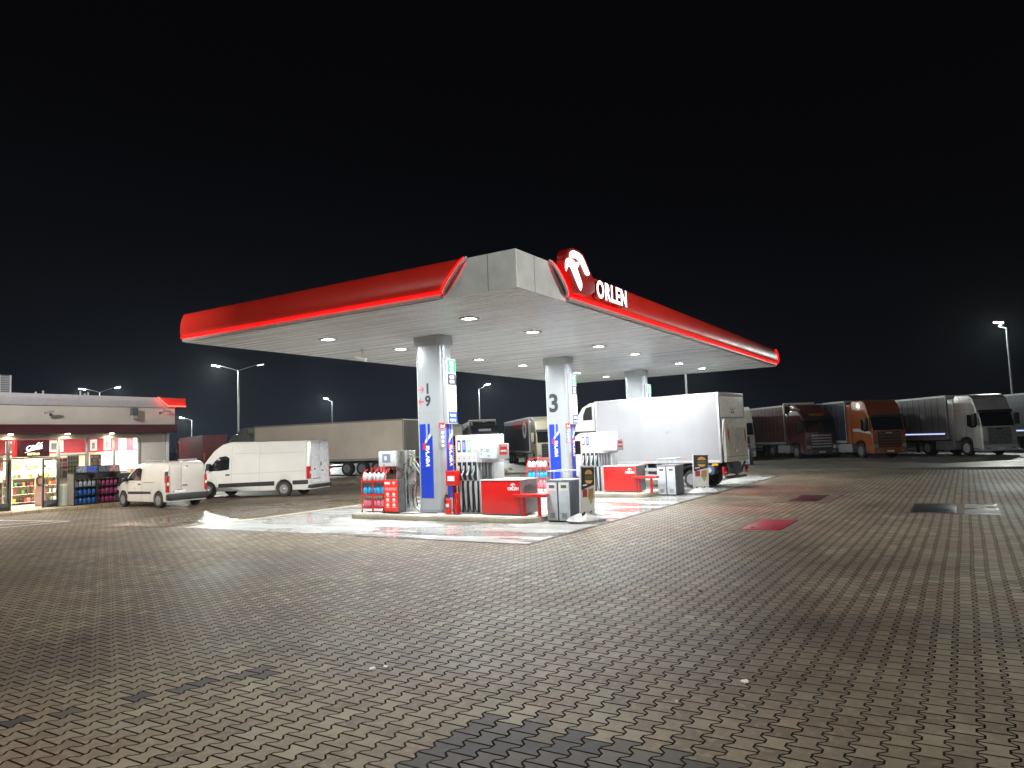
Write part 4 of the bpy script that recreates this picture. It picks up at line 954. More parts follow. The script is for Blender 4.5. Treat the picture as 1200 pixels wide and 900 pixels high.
# washer fluid display in front of the shop
t = thing('display_rack', 'dark double display rack against the shop front, full of blue and pink jugs', 'rack', (17.62, 32.62, .12))
m = MB(); m.box(-.98, -.93, -.28, .24, 0, 1.36); m.box(.98, 1.03, -.28, .24, 0, 1.36); m.box(.0, .04, -.28, .24, 0, 1.36); m.box(-.93, .98, .21, .24, 0, 1.36)
m.build('frame', black, t, bevel=.004)
B(-.985, -.981, -.27, .23, .02, 1.34).build('side_sheet', mat('rack_side_grey', (.20, .18, .16), .5), t, smooth=0)
for z in (.06, .42, .78, 1.10):
    sh = MB(); sh.box(-.925, -.005, -.26, .20, z-.03, z); sh.box(.045, .975, -.26, .20, z-.03, z); sh.build('shelf', black, t, bevel=.003)
for x0, x1, cs in ((-.93, .02, ('header_photo', 'header_blue')), (.03, 1.0, ('header_dark', 'header_rose'))):
    hd = MB().prism([(-.32, 1.37), (-.29, 1.66), (-.24, 1.66), (-.26, 1.37)], 'x', x0, x1).build('header', black, t, smooth=0)
    xm = (x0+x1)/2
    cc = {'header_photo': (.22, .26, .34), 'header_blue': (.03, .08, .42), 'header_dark': (.07, .08, .10), 'header_rose': (.42, .20, .20)}
    for a, b_, nm in ((x0+.03, xm-.01, cs[0]), (xm+.01, x1-.03, cs[1])):
        MB().prism([(-.328, 1.385), (-.3005, 1.645), (-.2985, 1.645), (-.325, 1.385)], 'x', a, b_).build('header_picture', mat(nm, cc[nm], .3, var=.5, scale=9), hd, smooth=0)
for z, kL, kR, lev in ((.061, 'navy', 'magenta', 'bottom'), (.421, 'navy', 'magenta', 'third'), (.781, 'grey', 'magenta', 'second')):
    for k in range(5):
        nmL = {'navy': 'blue', 'grey': 'grey'}[kL]
        lv = {'bottom': 'lowest', 'third': 'middle', 'second': 'upper'}[lev]
        jug(kL, (17.62-.82+.185*k, 32.50, .12+z), f'{ORD[k]} {nmL} jug from the left on the {lv} shelf of the dark display rack', f'{nmL} jugs on the {lv} shelf of the display rack')
        jug(kR, (17.62+.14+.185*k, 32.50, .12+z), f'{ORD[k]} magenta jug from the left on the {lv} shelf of the dark display rack', f'magenta jugs on the {lv} shelf of the display rack')
# roof equipment, cameras, floodlight
t = thing('air_conditioner', 'slatted air conditioning unit standing on the shop roof at the left edge', 'air conditioner', (14.9, 35.6, 4.85))
B(-.9, .55, -.4, .4, 0, 1.0).build('casing', mat('ac_casing', (.10, .10, .11), .5), t, bevel=.02)
m = MB()
for k in range(9): m.box(.12, .46, -.42, -.401, .08+.1*k, .14+.1*k)
m.build('louvre', mid_grey, t, smooth=0)
m = MB(); m.box(.06, .11, -.425, -.4005, .02, .98); m.box(.47, .53, -.425, -.4005, .02, .98); m.build('trim', light_grey, t, smooth=0)
for k, x in enumerate((16.1, 16.4, 18.0, 18.2, 18.35)):
    o = MB().cyl((0, 0, 0), (0, 0, .20+.06*(k % 3)), .035, n=10).cyl((0, 0, .20+.06*(k % 3)), (0, 0, .25+.06*(k % 3)), .055, .02, n=10).build('roof_vent', light_grey, None)
    o.location = (x, 34.5, 4.85); tag(o, ['short pipe vent standing alone on the shop roof', 'capped pipe vent right beside the short one on the shop roof', 'left pipe of the trio of vents on the shop roof', 'middle pipe of the trio of vents on the shop roof', 'right pipe of the trio of vents on the shop roof'][k], 'vent', 'vents on the shop roof')
def wall_cam(x, z, lab, d=1):
    t = thing('wall_camera', lab, 'camera', (x, 32.5, z))
    MB().cyl((0, -.001, 0), (0, -.03, 0), .06).build('base', dark_grey, t); MB().tube([(0, -.03, 0), (.03*d, -.15, .02), (.10*d, -.22, .05)], .018).build('arm', dark_grey, t)
    M_ = Matrix.Translation((.18*d, -.26, .09)) @ Matrix.Rotation(R_(12*d), 4, 'Y')
    MB().box(-.19, .19, -.05, .05, -.045, .045).xf(M_).build('housing', mid_grey, t, bevel=.012)
wall_cam(15.75, 3.98, 'small camera on the beige parapet above the entrance, left one', -1)
wall_cam(20.65, 4.12, 'small camera on the beige parapet under the red light line', 1)
t = thing('floodlight', 'unlit dark box floodlight on the beige parapet above the shop windows', 'floodlight', (19.3, 32.5, 3.98))
B(-.14, .14, -.22, -.02, 0, .34).build('housing', dark_grey, t, bevel=.02); B(-.13, .13, -.24, -.10, -.16, -.01).build('reflector', mid_grey, t, bevel=.02)
t = thing('wall_sign', 'tiny framed notice on the beige wall beside the parked small van', 'sign', (20.95, 32.985, 1.75))
B(-.24, .24, -.012, .012, -.11, .11).build('board', mat('notice_beige', (.38, .34, .28), .5), t, smooth=0)
m = MB()
for k in range(3): m.box(-.19+.15*k, -.10+.15*k, -.016, -.0125, -.06, .06)
m.build('marks', mid_grey, t, smooth=0)

# ================================================================== STREET LAMPS
def lamp_post(x, y, h, az, label, heads=2, arm=1.9, lit=(1, 1), power=P_STREET, tilt=50, spread=175, aim=None):
    t = thing('street_lamp', label, 'street lamp', (x, y, 0), az, 'tall lamps round the station')
    MB().tube([(0, 0, 0), (0, 0, h*.5), (0, 0, h)], [.11, .085, .055], 12).build('pole', mat('galvanised_pole', (.42, .44, .46), .4, metal=.4), t)
    B(-.2, .2, -.2, .2, 0, .03).build('base_plate', mid_grey, t)
    for k in range(heads):
        s = 1 if k == 0 else -1
        a = MB().tube([(0, 0, h-.05), (s*.5, 0, h+.12), (s*arm, 0, h+.50)], [.045, .035, .03], 8).build('arm', mat('galvanised_pole', (.42, .44, .46), .4, metal=.4), t)
        M_ = Matrix.Translation((s*(arm+.3), 0, h+.52)) @ Matrix.Rotation(R_(-10*s), 4, 'Y')
        hd = MB().box(-.36, .36, -.13, .13, -.03, .05).xf(M_).build('lamp_head', dark_grey, t, bevel=.02)
        f = MB().box(-.30, .30, -.125, .125, -.085, -.031).xf(M_).build('lamp_lens', street_face if lit[k] else emis('street_lamp_dim', (.9, 1, .9), 3.0), hd, smooth=0)
        if lit[k] and power:
            if aim is None: rot = (0, R_(-tilt*s), 0)
            else:
                la = R_(aim)-az; dv = Vector((math.sin(R_(tilt))*math.cos(la), math.sin(R_(tilt))*math.sin(la), -math.cos(R_(tilt)))); rot = dv.to_track_quat('-Z', 'Y').to_euler()
            area('street_light', (s*(arm+.3), 0, h+.38), .35, power, (.93, 1.0, .93) if aim is not None else (1.0, .97, .91), spread, t, rot=rot)
    return t
lamp_post(45.5, 59.0, 10.0, R_(131), 'double-armed street lamp behind the long white van, bright left head', 2, 1.75, (1, 0), aim=233)
lamp_post(49.5, 90.4, 10.2, R_(118), 'double-armed street lamp rising behind the shop roof', 2, 2.0, (1, 1), P_STREET*.5, aim=240)
lamp_post(80.4, 117.0, 8.2, R_(135), 'distant single street lamp beside the end of the red trailer', 1, 1.4, (1,), P_STREET*1.3, aim=236)
lamp_post(79.1, 80.9, 9.3, R_(105), 'distant single street lamp over the long beige trailer', 1, .7, (1,), P_STREET, aim=225)
lamp_post(75.8, 51.8, 9.0, R_(-60), 'single street lamp seen under the canopy between the two columns', 1, .8, (1,), P_STREET*.7, aim=214)
lamp_post(54.0, 17.8, 9.4, R_(200), 'street lamp pole seen above the box lorry, head hidden by the canopy', 1, 1.2, (1,), 160, 0)
lamp_post(46.5, 25.4, 9.4, R_(200), 'added street lamp, unseen, with its pole behind the column marked 3', 1, 1.2, (1,), 1100, 0)  # unseen lamp added to brighten the parked lorries
lamp_post(71.6, -3.4, 9.9, R_(100), 'street lamp standing behind the silver lorry, bright head on top', 1, .2, (1,), P_STREET*.45, aim=178)
# unseen lamps beyond the view, added to light yard, fascia, shop and lorries
lamp_post(-6.0, 1.0, 10.5, R_(30), 'unseen street lamp on the near side of the yard', 1, 1.9, (1,), P_NEAR*.66, 40)
lamp_post(17.0, -27.0, 10.5, R_(90), 'unseen lamp added on the near right side, aimed at the red fascia', 1, 1.9, (1,), P_NEAR*.42, 80, 60)
lamp_post(-5.0, 21.0, 11.0, R_(20), 'unseen street lamp on the near left side of the yard', 1, 1.9, (1,), P_NEAR*1.0, 76, 75)
lamp_post(40.0, -21.0, 10.5, R_(90), 'unseen lamp added on the right side to brighten the parked lorries', 1, 1.9, (1,), P_NEAR*.10)

# ================================================================== VEHICLES
def wheel(parent, x, y, r, w, outward, rm=rim_mat, name='wheel', truck=False):
    """outward = +1 if the outer face looks to +y"""
    t = MB(); n = 28; y0, y1 = y-w/2, y+w/2
    prof = [(r*.60, y0), (r*.93, y0), (r, y0+w*.15), (r, y1-w*.15), (r*.93, y1), (r*.60, y1)]
    rings = [[(x+rr*math.cos(2*math.pi*i/n), yy, r+rr*math.sin(2*math.pi*i/n)) for i in range(n)] for rr, yy in prof]
    t.loft(rings, caps=False); o = t.build(name, rubber, parent, smooth=40)
    m = MB(); yo = y+outward*w*.5; d = outward
    rr_ = [(r*.62, yo-d*.0), (r*.58, yo-d*.012), (r*.52, yo-d*(.02 if not truck else .10)), (r*.30, yo-d*(.03 if not truck else .12)), (r*.22, yo-d*.0), (r*.10, yo+d*.012)]
    m.loft([[(x+q*math.cos(2*math.pi*i/n), yy, r+q*math.sin(2*math.pi*i/n)) for i in range(n)] for q, yy in rr_])
    m.build('rim', rm, o, smooth=40)
    h = MB(); k = 10 if truck else 5
    for i in range(k):
        a = 2*math.pi*(i+.5)/k; q = r*(.26 if truck else .42); s_ = r*(.035 if truck else .085)
        yb = yo-d*(.02 if not truck else .04)
        h.cyl((x+q*math.cos(a), yb-d*.02, r+q*math.sin(a)), (x+q*math.cos(a), yb+d*.012, r+q*math.sin(a)), s_, n=8)
    h.build('rim_holes' if not truck else 'wheel_nuts', black if not truck else dark_grey, o, smooth=0)
    B(x-r*.3, x+r*.3, min(y-outward*w*.1, y-outward*w*.5), max(y-outward*w*.1, y-outward*w*.5), r*.7, r*1.3).build('hub', dark_grey, o, smooth=0)
    return o
def interp(tab, x):
    if x <= tab[0][0]: return tab[0][1]
    for (a, u), (b_, v) in zip(tab, tab[1:]):
        if x <= b_: return u+(v-u)*(x-a)/(b_-a)
    return tab[-1][1]
def van_body(parent, x_rear, x_front, top, half, tap, zb0, wheels_x, wr, arch, m, r=.10, name='body'):
    """loft of cross-sections: top(x), half-width(x), tap(z fraction) ; open wheel arches"""
    xs = set([x_rear, x_rear+.03, x_rear+.10, x_front, x_front-.02, x_front-.06, x_front-.12])
    for a, _ in top+half: xs.add(a)
    for xw in wheels_x:
        for i in range(17): xs.add(xw+arch*math.cos(math.pi*i/16))
        xs.add(xw-arch-.002); xs.add(xw+arch+.002)
    k = x_rear
    while k < x_front: xs.add(k); k += .22
    xs = sorted(v for v in xs if x_rear-1e-6 <= v <= x_front+1e-6)
    rings = []
    for x in xs:
        zt = interp(top, x); w = interp(half, x); zb = zb0
        for xw in wheels_x:
            if abs(x-xw) <= arch: zb = max(zb0, wr+math.sqrt(max(0, arch**2-(x-xw)**2)))
        rr = min(r, (zt-zb)*.4)
        if x-x_rear < .04: rr *= 1.0
        pts = [(0, zb)]
        zs = [zb, zb+(zt-rr-zb)*.06, zb+(zt-rr-zb)*.2, zb+(zt-rr-zb)*.4, zb+(zt-rr-zb)*.6, zb+(zt-rr-zb)*.8, zt-rr]
        for i, z in enumerate(zs): pts.append((w*tap(z)*(.97 if i == 0 else 1), z))
        yc = w*tap(zt-rr)-rr
        for a in (20, 40, 60, 80): pts.append((yc+rr*math.cos(R_(a)), zt-rr+rr*math.sin(R_(a))))
        pts.append((0, zt+.03*w))
        ring = [(x, y, z) for y, z in pts] + [(x, -y, z) for y, z in reversed(pts[1:-1])]
        rings.append(ring)
    o = MB().loft(rings).build(name, m, parent, smooth=32)
    def side(x, z): return interp(half, x)*tap(z)
    return o, side
def side_patch(side, poly, s, off, thick=.006):
    """polygon on the body side, given as (x,z); s=+1 left, -1 right"""
    m = MB(); n = len(poly)
    o1 = [(x, s*(side(x, z)+off), z) for x, z in poly]; o0 = [(x, s*(side(x, z)+off-thick-.004), z) for x, z in poly]
    cx = sum(p[0] for p in poly)/n; cz = sum(p[1] for p in poly)/n
    m.add(o1+[(cx, s*(side(cx, cz)+off), cz)], [(i, (i+1) % n, n) for i in range(n)])
    m.add(o0+o1, [(i, (i+1) % n, n+(i+1) % n, n+i) for i in range(n)])
    return m
def line_patch(side, pts, s, w=.012, off=.004):
    m = MB()
    for (x0, z0), (x1, z1) in zip(pts, pts[1:]):
        n = max(1, int(math.hypot(x1-x0, z1-z0)/.25)); d = Vector((x1-x0, z1-z0)).normalized(); q = Vector((-d.y, d.x))*w/2
        for i in range(n):
            a = Vector((x0+(x1-x0)*i/n, z0+(z1-z0)*i/n)); b_ = Vector((x0+(x1-x0)*(i+1)/n, z0+(z1-z0)*(i+1)/n))
            m.add([(p.x, s*(side(p.x, p.y)+off), p.y) for p in (a-q, b_-q, b_+q, a+q)], [(0, 1, 2, 3)])
    return m
seam_m = mat('panel_gap', (.05, .05, .05), .6)

# ---- small panel van in front of the shop
v = thing('small_van', 'small white panel van with roof bars parked nose-in at the shop front', 'van', (18.42, 27.74, 0), R_(87.0))
tapk = lambda z: interp([(0, 1.0), (1.0, 1.0), (1.25, .975), (1.55, .915), (1.80, .86)], z)
topk = [(-.66, 1.74), (-.60, 1.80), (-.3, 1.835), (1.2, 1.84), (1.75, 1.76), (2.25, 1.40), (2.62, 1.10), (2.9, 1.03), (3.25, .93), (3.42, .78), (3.50, .62)]
halfk = [(-.66, .84), (-.55, .86), (2.2, .86), (2.9, .83), (3.25, .75), (3.50, .53)]
bo, sk = van_body(v, -.66, 3.50, topk, halfk, tapk, .24, (0, 2.75), .31, .38, old_white_paint, r=.10)
for s in (1, -1):
    wheel(v, 0, s*.755, .31, .2, s); wheel(v, 2.75, s*.755, .31, .2, s)
    side_patch(sk, [(1.30, 1.10), (1.30, 1.56), (1.52, 1.62), (1.80, 1.58), (2.12, 1.36), (2.42, 1.10)], s, .010).build('side_window', car_glass, v, smooth=0)
    side_patch(sk, [(.55, .56), (2.30, .54), (2.30, .65), (.55, .66)], s, .012, .012).build('rub_strip', black, v, smooth=0)
    L_ = line_patch(sk, [(1.24, .32), (1.22, 1.66)], s); L_.v += []; 
    L_.build('door_seam', seam_m, v, smooth=0)
    line_patch(sk, [(2.36, .36), (2.40, .95), (2.44, 1.10)], s).build('door_seam', seam_m, v, smooth=0)
    line_patch(sk, [(.30, 1.02), (1.10, 1.03)], s, .02).build('slide_rail', seam_m, v, smooth=0)
    side_patch(sk, [(1.34, .93), (1.48, .93), (1.48, .98), (1.34, .98)], s, .03, .03).build('door_handle', black, v, smooth=0)
    MB().box(2.28, 2.42, s*.88, s*1.08, 1.06, 1.22).build('mirror', black, v, bevel=.025)
    MB().box(-.64, -.50, s*.75, s*.87, 1.46, 1.00).build('lamp_upper', black, v, bevel=.02)
    tl = MB().box(-.685, -.56, s*.76, s*.88, .62, 1.28).build('tail_lamp', tail_red, v, bevel=.025)
    B(-.692, -.60, s*.78, s*.868, .90, 1.02).build('lamp_clear', plate_w, tl, bevel=.01)
    MB().tube([(-.2, s*.70, 1.84), (-.2, s*.70, 1.90), (1.15, s*.70, 1.90), (1.15, s*.70, 1.85)], .018, 8).build('roof_bar', light_grey, v)
    MB().box(3.28, 3.44, s*.45, s*.75, .68, .86).build('headlight', headlamp, v, bevel=.03)
B(-.76, -.50, -.855, .855, .30, .56).build('rear_bumper', black, v, bevel=.04)
B(3.25, 3.56, -.80, .80, .26, .52).build('front_bumper', black, v, bevel=.05)
dr = MB(); dr.box(-.685, -.655, -.70, .235, .56, 1.70); dr.box(-.685, -.655, .25, .72, .56, 1.70)
dd = dr.build('rear_door', old_white_paint, v, bevel=.02)
q = MB(); q.box(-.692, -.686, -.62, .16, .98, 1.60); q.box(-.692, -.686, .32, .66, .98, 1.60); q.build('pressed_panel', old_white_paint, dd, bevel=.004)
B(-.695, -.686, .20, .45, .70, .72).build('door_trim', black, dd, smooth=0)
B(-.71, -.686, .02, .22, .86, .90).build('door_handle', black, dd, bevel=.005)
B(-.70, -.686, -.02, .08, 1.62, 1.66).build('brake_lamp', tail_red, dd, smooth=0)
pl_ = B(-.698, -.686, -.02+.1, .52+.1, .60, .70).build('number_plate', plate_w, dd, smooth=0)
B(-.70, -.6985, .57, .615, .605, .695).build('plate_band', blue, pl_, smooth=0)
MB().prism([(1.72, 1.78), (2.22, 1.425), (2.60, 1.13), (2.60, 1.115), (2.22, 1.40), (1.72, 1.765)], 'y', -.70, .70).build('windscreen', car_glass, v, smooth=0)

# ---- long panel van
v = thing('panel_van', 'long white high panel van with black side strips parked before the beige trailer', 'van', (24.18, 27.30, 0), R_(108.5))
WB = 4.0
taps = lambda z: interp([(0, 1.0), (1.1, 1.0), (1.5, .975), (2.2, .90), (2.6, .85)], z)
tops = [(-1.33, 2.50), (-1.25, 2.56), (2.9, 2.60), (3.3, 2.52), (3.75, 2.22), (4.22, 1.64), (4.55, 1.28), (4.85, 1.16), (5.15, .98), (5.24, .72)]
halfs = [(-1.33, .965), (-1.2, .99), (4.1, .99), (4.7, .94), (5.05, .82), (5.24, .60)]
bo, ss = van_body(v, -1.33, 5.24, tops, halfs, taps, .30, (0, WB), .35, .44, white_paint, r=.13)
for s in (1, -1):
    wheel(v, 0, s*.87, .35, .22, s); wheel(v, WB, s*.87, .35, .22, s)
    side_patch(ss, [(2.85, 1.32), (2.85, 1.86), (3.05, 1.96), (3.38, 1.92), (3.66, 1.70), (3.92, 1.36), (3.92, 1.27), (3.3, 1.27)], s, .012).build('side_window', car_glass, v, smooth=0)
    side_patch(ss, [(.47, .52), (3.42, .48), (3.42, .66), (.47, .72)], s, .016, .016).build('rub_strip', black, v, smooth=0)
    side_patch(ss, [(-1.25, .55), (-.47, .54), (-.47, .73), (-1.25, .74)], s, .016, .016).build('rub_strip', black, v, smooth=0)
    for p_ in ([(2.74, .34), (2.72, 2.40)], [(3.46, .34), (3.55, .9), (3.98, 1.25)], [(1.25, .34), (1.25, 2.46)], [(-1.15, .76), (-1.15, 2.45)], [(1.25, 2.02), (-1.0, 2.02)], [(2.60, 1.10), (-1.1, 1.16)], [(2.6, 2.05), (1.4, 2.05)]):
        line_patch(ss, p_, s, .010).build('body_seam', mat('soft_seam', (.20, .20, .19), .5), v, smooth=0)
    side_patch(ss, [(2.82, 1.04), (3.02, 1.04), (3.02, 1.10), (2.82, 1.10)], s, .035, .035).build('door_handle', black, v, smooth=0)
    MB().box(3.78, 3.94, s*1.03, s*1.22, 1.30, 1.62).build('mirror', black, v, bevel=.03)
    tl = MB().box(-1.36, -1.18, s*.90, s*1.005, .78, 1.36).build('tail_lamp', tail_red, v, bevel=.02)
    B(-1.366, -1.24, s*.915, s*.995, 1.02, 1.14).build('lamp_clear', plate_w, tl, bevel=.01)
    MB().box(4.90, 5.13, s*.50, s*.82, .78, 1.02).build('headlight', headlamp, v, bevel=.04)
B(-1.44, -1.2, -.98, .98, .36, .52).build('rear_step', black, v, bevel=.03)
B(4.85, 5.28, -.86, .86, .30, .66).build('front_bumper', black, v, bevel=.06)
dr = MB(); dr.box(-1.352, -1.32, -.80, -.006, .58, 2.40); dr.box(-1.352, -1.32, .006, .80, .58, 2.40)
dd = dr.build('rear_door', mat('cool_white_paint', (.70, .71, .75), .28, coat=.5, var=.0, dirt=0), v, bevel=.025)
q = MB(); q.box(-1.357, -1.353, -.70, -.10, 1.35, 2.2); q.box(-1.357, -1.353, .10, .70, 1.35, 2.2); q.box(-1.357, -1.353, -.7, -.1, .7, 1.1); q.build('pressed_panel', mat('cool_white_paint', (.7, .7, .7)), dd, bevel=.003)
for (a, b_, c_, d_) in ((-.10, -.02, 1.34, 1.52), (.50, .60, 1.18, 1.26), (-.30, -.10, 1.10, 1.15), (-.04, .04, 2.44, 2.49)): B(-1.37, -1.3575, a, b_, c_, d_).build('door_handle', black, dd, bevel=.004)
B(-1.372, -1.3575, .12, .70, .62, .72).build('number_plate', plate_w, dd, smooth=0)
B(-1.362, -1.3575, .08, .74, .76, .79).build('door_trim', black, dd, smooth=0)
MB().prism([(3.77, 2.23), (4.22, 1.66), (4.50, 1.35), (4.48, 1.32), (4.20, 1.62), (3.75, 2.19)], 'y', -.80, .80).build('windscreen', car_glass, v, smooth=0)

# ---- box lorry at the pumps
v = thing('box_lorry', 'white box lorry with folded tail lift refuelling at the pumps', 'lorry', (28.28, 8.1, 0), R_(81))
LB_, HB_, WB_ = 5.75, 3.73, 2.3
def panel_white():
    return mat('lorry_box_white', (.36, .36, .385), .32, var=.05, scale=.7, dirt=.12)
# x measured forward from the rear of the box; left side y=0, right side y=-2.3
B(0, LB_, -WB_, 0, 1.02, HB_).build('cargo_box', panel_white(), v, bevel=.02)
e = MB()
for y in (0.0, -WB_):
    e.box(-.01, LB_+.01, y-.03, y+.012 if y == 0 else y+.03, 1.0, 1.10); e.box(-.01, LB_+.01, y-.03, y+.012 if y == 0 else y+.03, HB_-.05, HB_+.012)
    e.box(-.015, .06, y-.035, y+.014, 1.0, HB_+.01); e.box(LB_-.06, LB_+.015, y-.035, y+.014, 1.0, HB_+.01)
e.box(-.014, .02, -WB_, 0, HB_-.12, HB_+.014)
e.build('edge_trim', mat('aluminium_trim', (.60, .61, .63), .35, metal=.5), v, bevel=.004)
B(-.03, -.016, -WB_+.08, -.07, 2.78, HB_-.14).build('upper_door', mat('door_offwhite', (.74, .75, .72), .4, dirt=.1), v, bevel=.006)
m = MB(); m.box(-.034, -.0305, -1.35, -1.0, 3.05, 3.08); m.box(-.034, -.0305, -1.15, -1.02, 2.92, 3.0); m.box(-.034, -.0305, -1.34, -1.20, 2.92, 3.0); m.box(-.034, -.0305, -1.5, -.9, 3.12, 3.135)
m.build('door_marks', mat('blue_grey_ink', (.12, .16, .2), .5), v, smooth=0)
tl_ = B(-.16, -.04, -WB_+.12, -.12, 1.02, 2.70).build('tail_lift', mat('tail_lift_plate', (.56, .57, .50), .45, metal=.1, var=.15, dirt=.4), v, bevel=.015)
m = MB()
for k in range(9): m.box(-.168, -.1605, -WB_+.45+.17*k, -WB_+.47+.17*k, 1.28, 2.35)
m.box(-.17, -.1605, -WB_+.2, -.2, 1.2, 1.24); m.build('lift_ribs', mat('lift_rib', (.34, .34, .30), .5, metal=.3), tl_, smooth=0)
for y in (-.42, -WB_+.30):
    MB().prism([(y-.06, 1.75), (y+.08, 1.95), (y+.09, 2.35), (y-.02, 2.25)], 'x', -.172, -.1605).build('warning_flag', mat('flag_red', (.45, .10, .07), .6, var=.5, scale=10), tl_, smooth=0)
MB().prism([(-1.20, 1.48), (-1.10, 1.36), (-1.0, 1.48)], 'x', -.172, -.1605).build('white_mark', white_ink, tl_, smooth=0)
m = MB(); m.tube([(.1, -.12, 1.02), (-.14, -.06, 2.6)], .03, 8); m.tube([(.1, -WB_+.12, 1.02), (-.12, -WB_+.06, 2.6)], .03, 8); m.build('lift_stay', white_sheet, v)
m = MB(); m.box(.1, LB_+2.4, -.75, -.62, .62, .90); m.box(.1, LB_+2.4, -WB_+.62, -WB_+.75, .62, .90)
for k in range(7): m.box(.3+.85*k, .38+.85*k, -WB_+.05, -.05, .88, 1.01)
m.build('chassis', black, v, smooth=0)
m = MB(); m.tube([(-.1, -.35, .98), (-.02, -.6, .60), (.2, -.6, .50)], .05); m.tube([(-.1, -WB_+.35, .98), (-.02, -WB_+.6, .60), (.2, -WB_+.6, .50)], .05)
m.cyl((-.02, -.25, .42), (-.02, -WB_+.25, .42), .06); m.box(-.12, .06, -1.5, -.8, .55, .98); m.tube([(.0, -.5, .9), (-.2, -.9, .5), (-.05, -1.6, .6)], .04)
m.build('lift_gear', dark_grey, v)
B(-.06, .02, -WB_+.1, -.1, .36, .48).build('underrun_bar', mat('underrun_grey', (.35, .35, .33), .5, dirt=.4), v, bevel=.01)
for y in (-.10, -WB_+.10): 
    tl = B(-.09, .0, y-.09, y+.09, .55, .85).build('tail_lamp', tail_red, v, bevel=.01); B(-.095, -.0901, y-.07, y+.07, .60, .66).build('lamp_clear', amber, tl, smooth=0)
for y, s in ((-.30, 1), (-WB_+.30, -1)):
    wheel(v, 1.35, y, .36, .42, s, truck=True); wheel(v, 1.35+4.0, y+(.03*s), .36, .24, s, truck=True)
    MB().prism([(.9, .45), (.98, .80), (1.35, .93), (1.72, .80), (1.8, .45), (1.75, .45), (1.68, .76), (1.35, .88), (1.02, .76), (.95, .45)], 'y', y-.24, y+.24).build('mudguard', black, v, bevel=.005)
for y0, y1, y2, y3 in ((-.06, -.03, -.10, -.058), (-WB_+.03, -WB_+.06, -WB_+.062, -WB_+.10)):
    m = MB(); m.box(2.0, 4.6, y0, y1, .42, .56); m.box(2.0, 4.6, y0, y1, .68, .82)
    for x in (2.1, 3.3, 4.5): m.box(x, x+.06, y2-.004, y3+.004, .42, .98)
    m.build('side_guard', mat('guard_grey', (.42, .43, .44), .4, metal=.3), v, bevel=.004)
for x in (1.5, 3.2, 4.9): B(x, x+.10, .0005, .012, 1.13, 1.17).build('side_marker', amber, v, smooth=0)
m = MB()
for k in range(1, 5): m.box(LB_*k/5-.004, LB_*k/5+.004, .0004, .003, 1.11, HB_-.06)
m.build('panel_joint', mat('panel_joint_grey', (.33, .33, .35), .5), v, smooth=0)
B(.35, .80, -.36, -.06, .56, .92).build('tool_box', mat('tool_box_blue', (.06, .09, .14), .4), v, bevel=.01)
MB().cyl((.55, -.059, .72), (.55, -.03, .72), .10, n=16).build('filler_cap', light_grey, v)
B(.15, .40, -.02, .006, .90, .98).build('side_reflector', amber, v, smooth=0)
# cab (van nose) and wind deflector
cab = MB().prism([(LB_+.12, .55), (LB_+.12, 2.35), (LB_+1.05, 2.38), (LB_+1.45, 2.15), (LB_+1.95, 1.55), (LB_+2.35, 1.28), (LB_+2.55, 1.05), (LB_+2.62, .45), (LB_+2.15, .45), (LB_+2.1, .8), (LB_+1.75, .92), (LB_+1.45, .8), (LB_+1.4, .45), (LB_+.3, .45)], 'y', -WB_+.15, -.15).build('cab', white_paint, v, bevel=.05)
for y, s in ((-.15, 1), (-WB_+.15, -1)):
    MB().prism([(LB_+.75, 1.45), (LB_+.80, 2.05), (LB_+1.30, 2.05), (LB_+1.72, 1.58), (LB_+1.78, 1.45)], 'y', y+s*.001, y+s*.012).build('side_window', car_glass, v, smooth=0)
    B(LB_+1.55, LB_+1.75, y+s*.06, y+s*.30, 1.45, 1.75).build('mirror', black, v, bevel=.03)
MB().prism([(LB_+1.10, 2.40), (LB_+1.47, 2.165), (LB_+1.97, 1.565), (LB_+1.94, 1.55), (LB_+1.44, 2.12), (LB_+1.08, 2.36)], 'y', -WB_+.28, -.28).build('windscreen', car_glass, v, smooth=0)
ws_ = MB().loft([[(LB_+x, -WB_/2+s*w, z) for s, w, z in ((-1, .98*k, 2.45), (-1, .95*k, h), (1, .95*k, h), (1, .98*k, 2.45))] for x, h, k in ((.18, 3.72, 1), (.45, 3.70, 1), (.85, 3.52, .99), (1.15, 3.15, .97), (1.35, 2.60, .92))]).build('wind_deflector', white_paint, v, bevel=.05, smooth=50)
B(LB_+.15, LB_+1.3, -WB_+.25, -.25, 2.36, 2.46).build('deflector_base', black, v, smooth=0)
for y, s in ((-.15, 1), (-WB_+.15, -1)):
    yy = -WB_/2+s*1.0
    MB().prism([(LB_+.30, 2.95), (LB_+.32, 3.55), (LB_+.62, 3.50), (LB_+.78, 3.20), (LB_+.80, 2.95)], 'y', yy-s*.05, yy-s*.018).build('deflector_panel', car_glass, v, smooth=0)
m = MB()
for k in range(3): m.cyl((.15, -.3-.8*k, HB_), (.15, -.3-.8*k, HB_+.06), .05, n=10)
m.build('roof_marker', dark_grey, v)

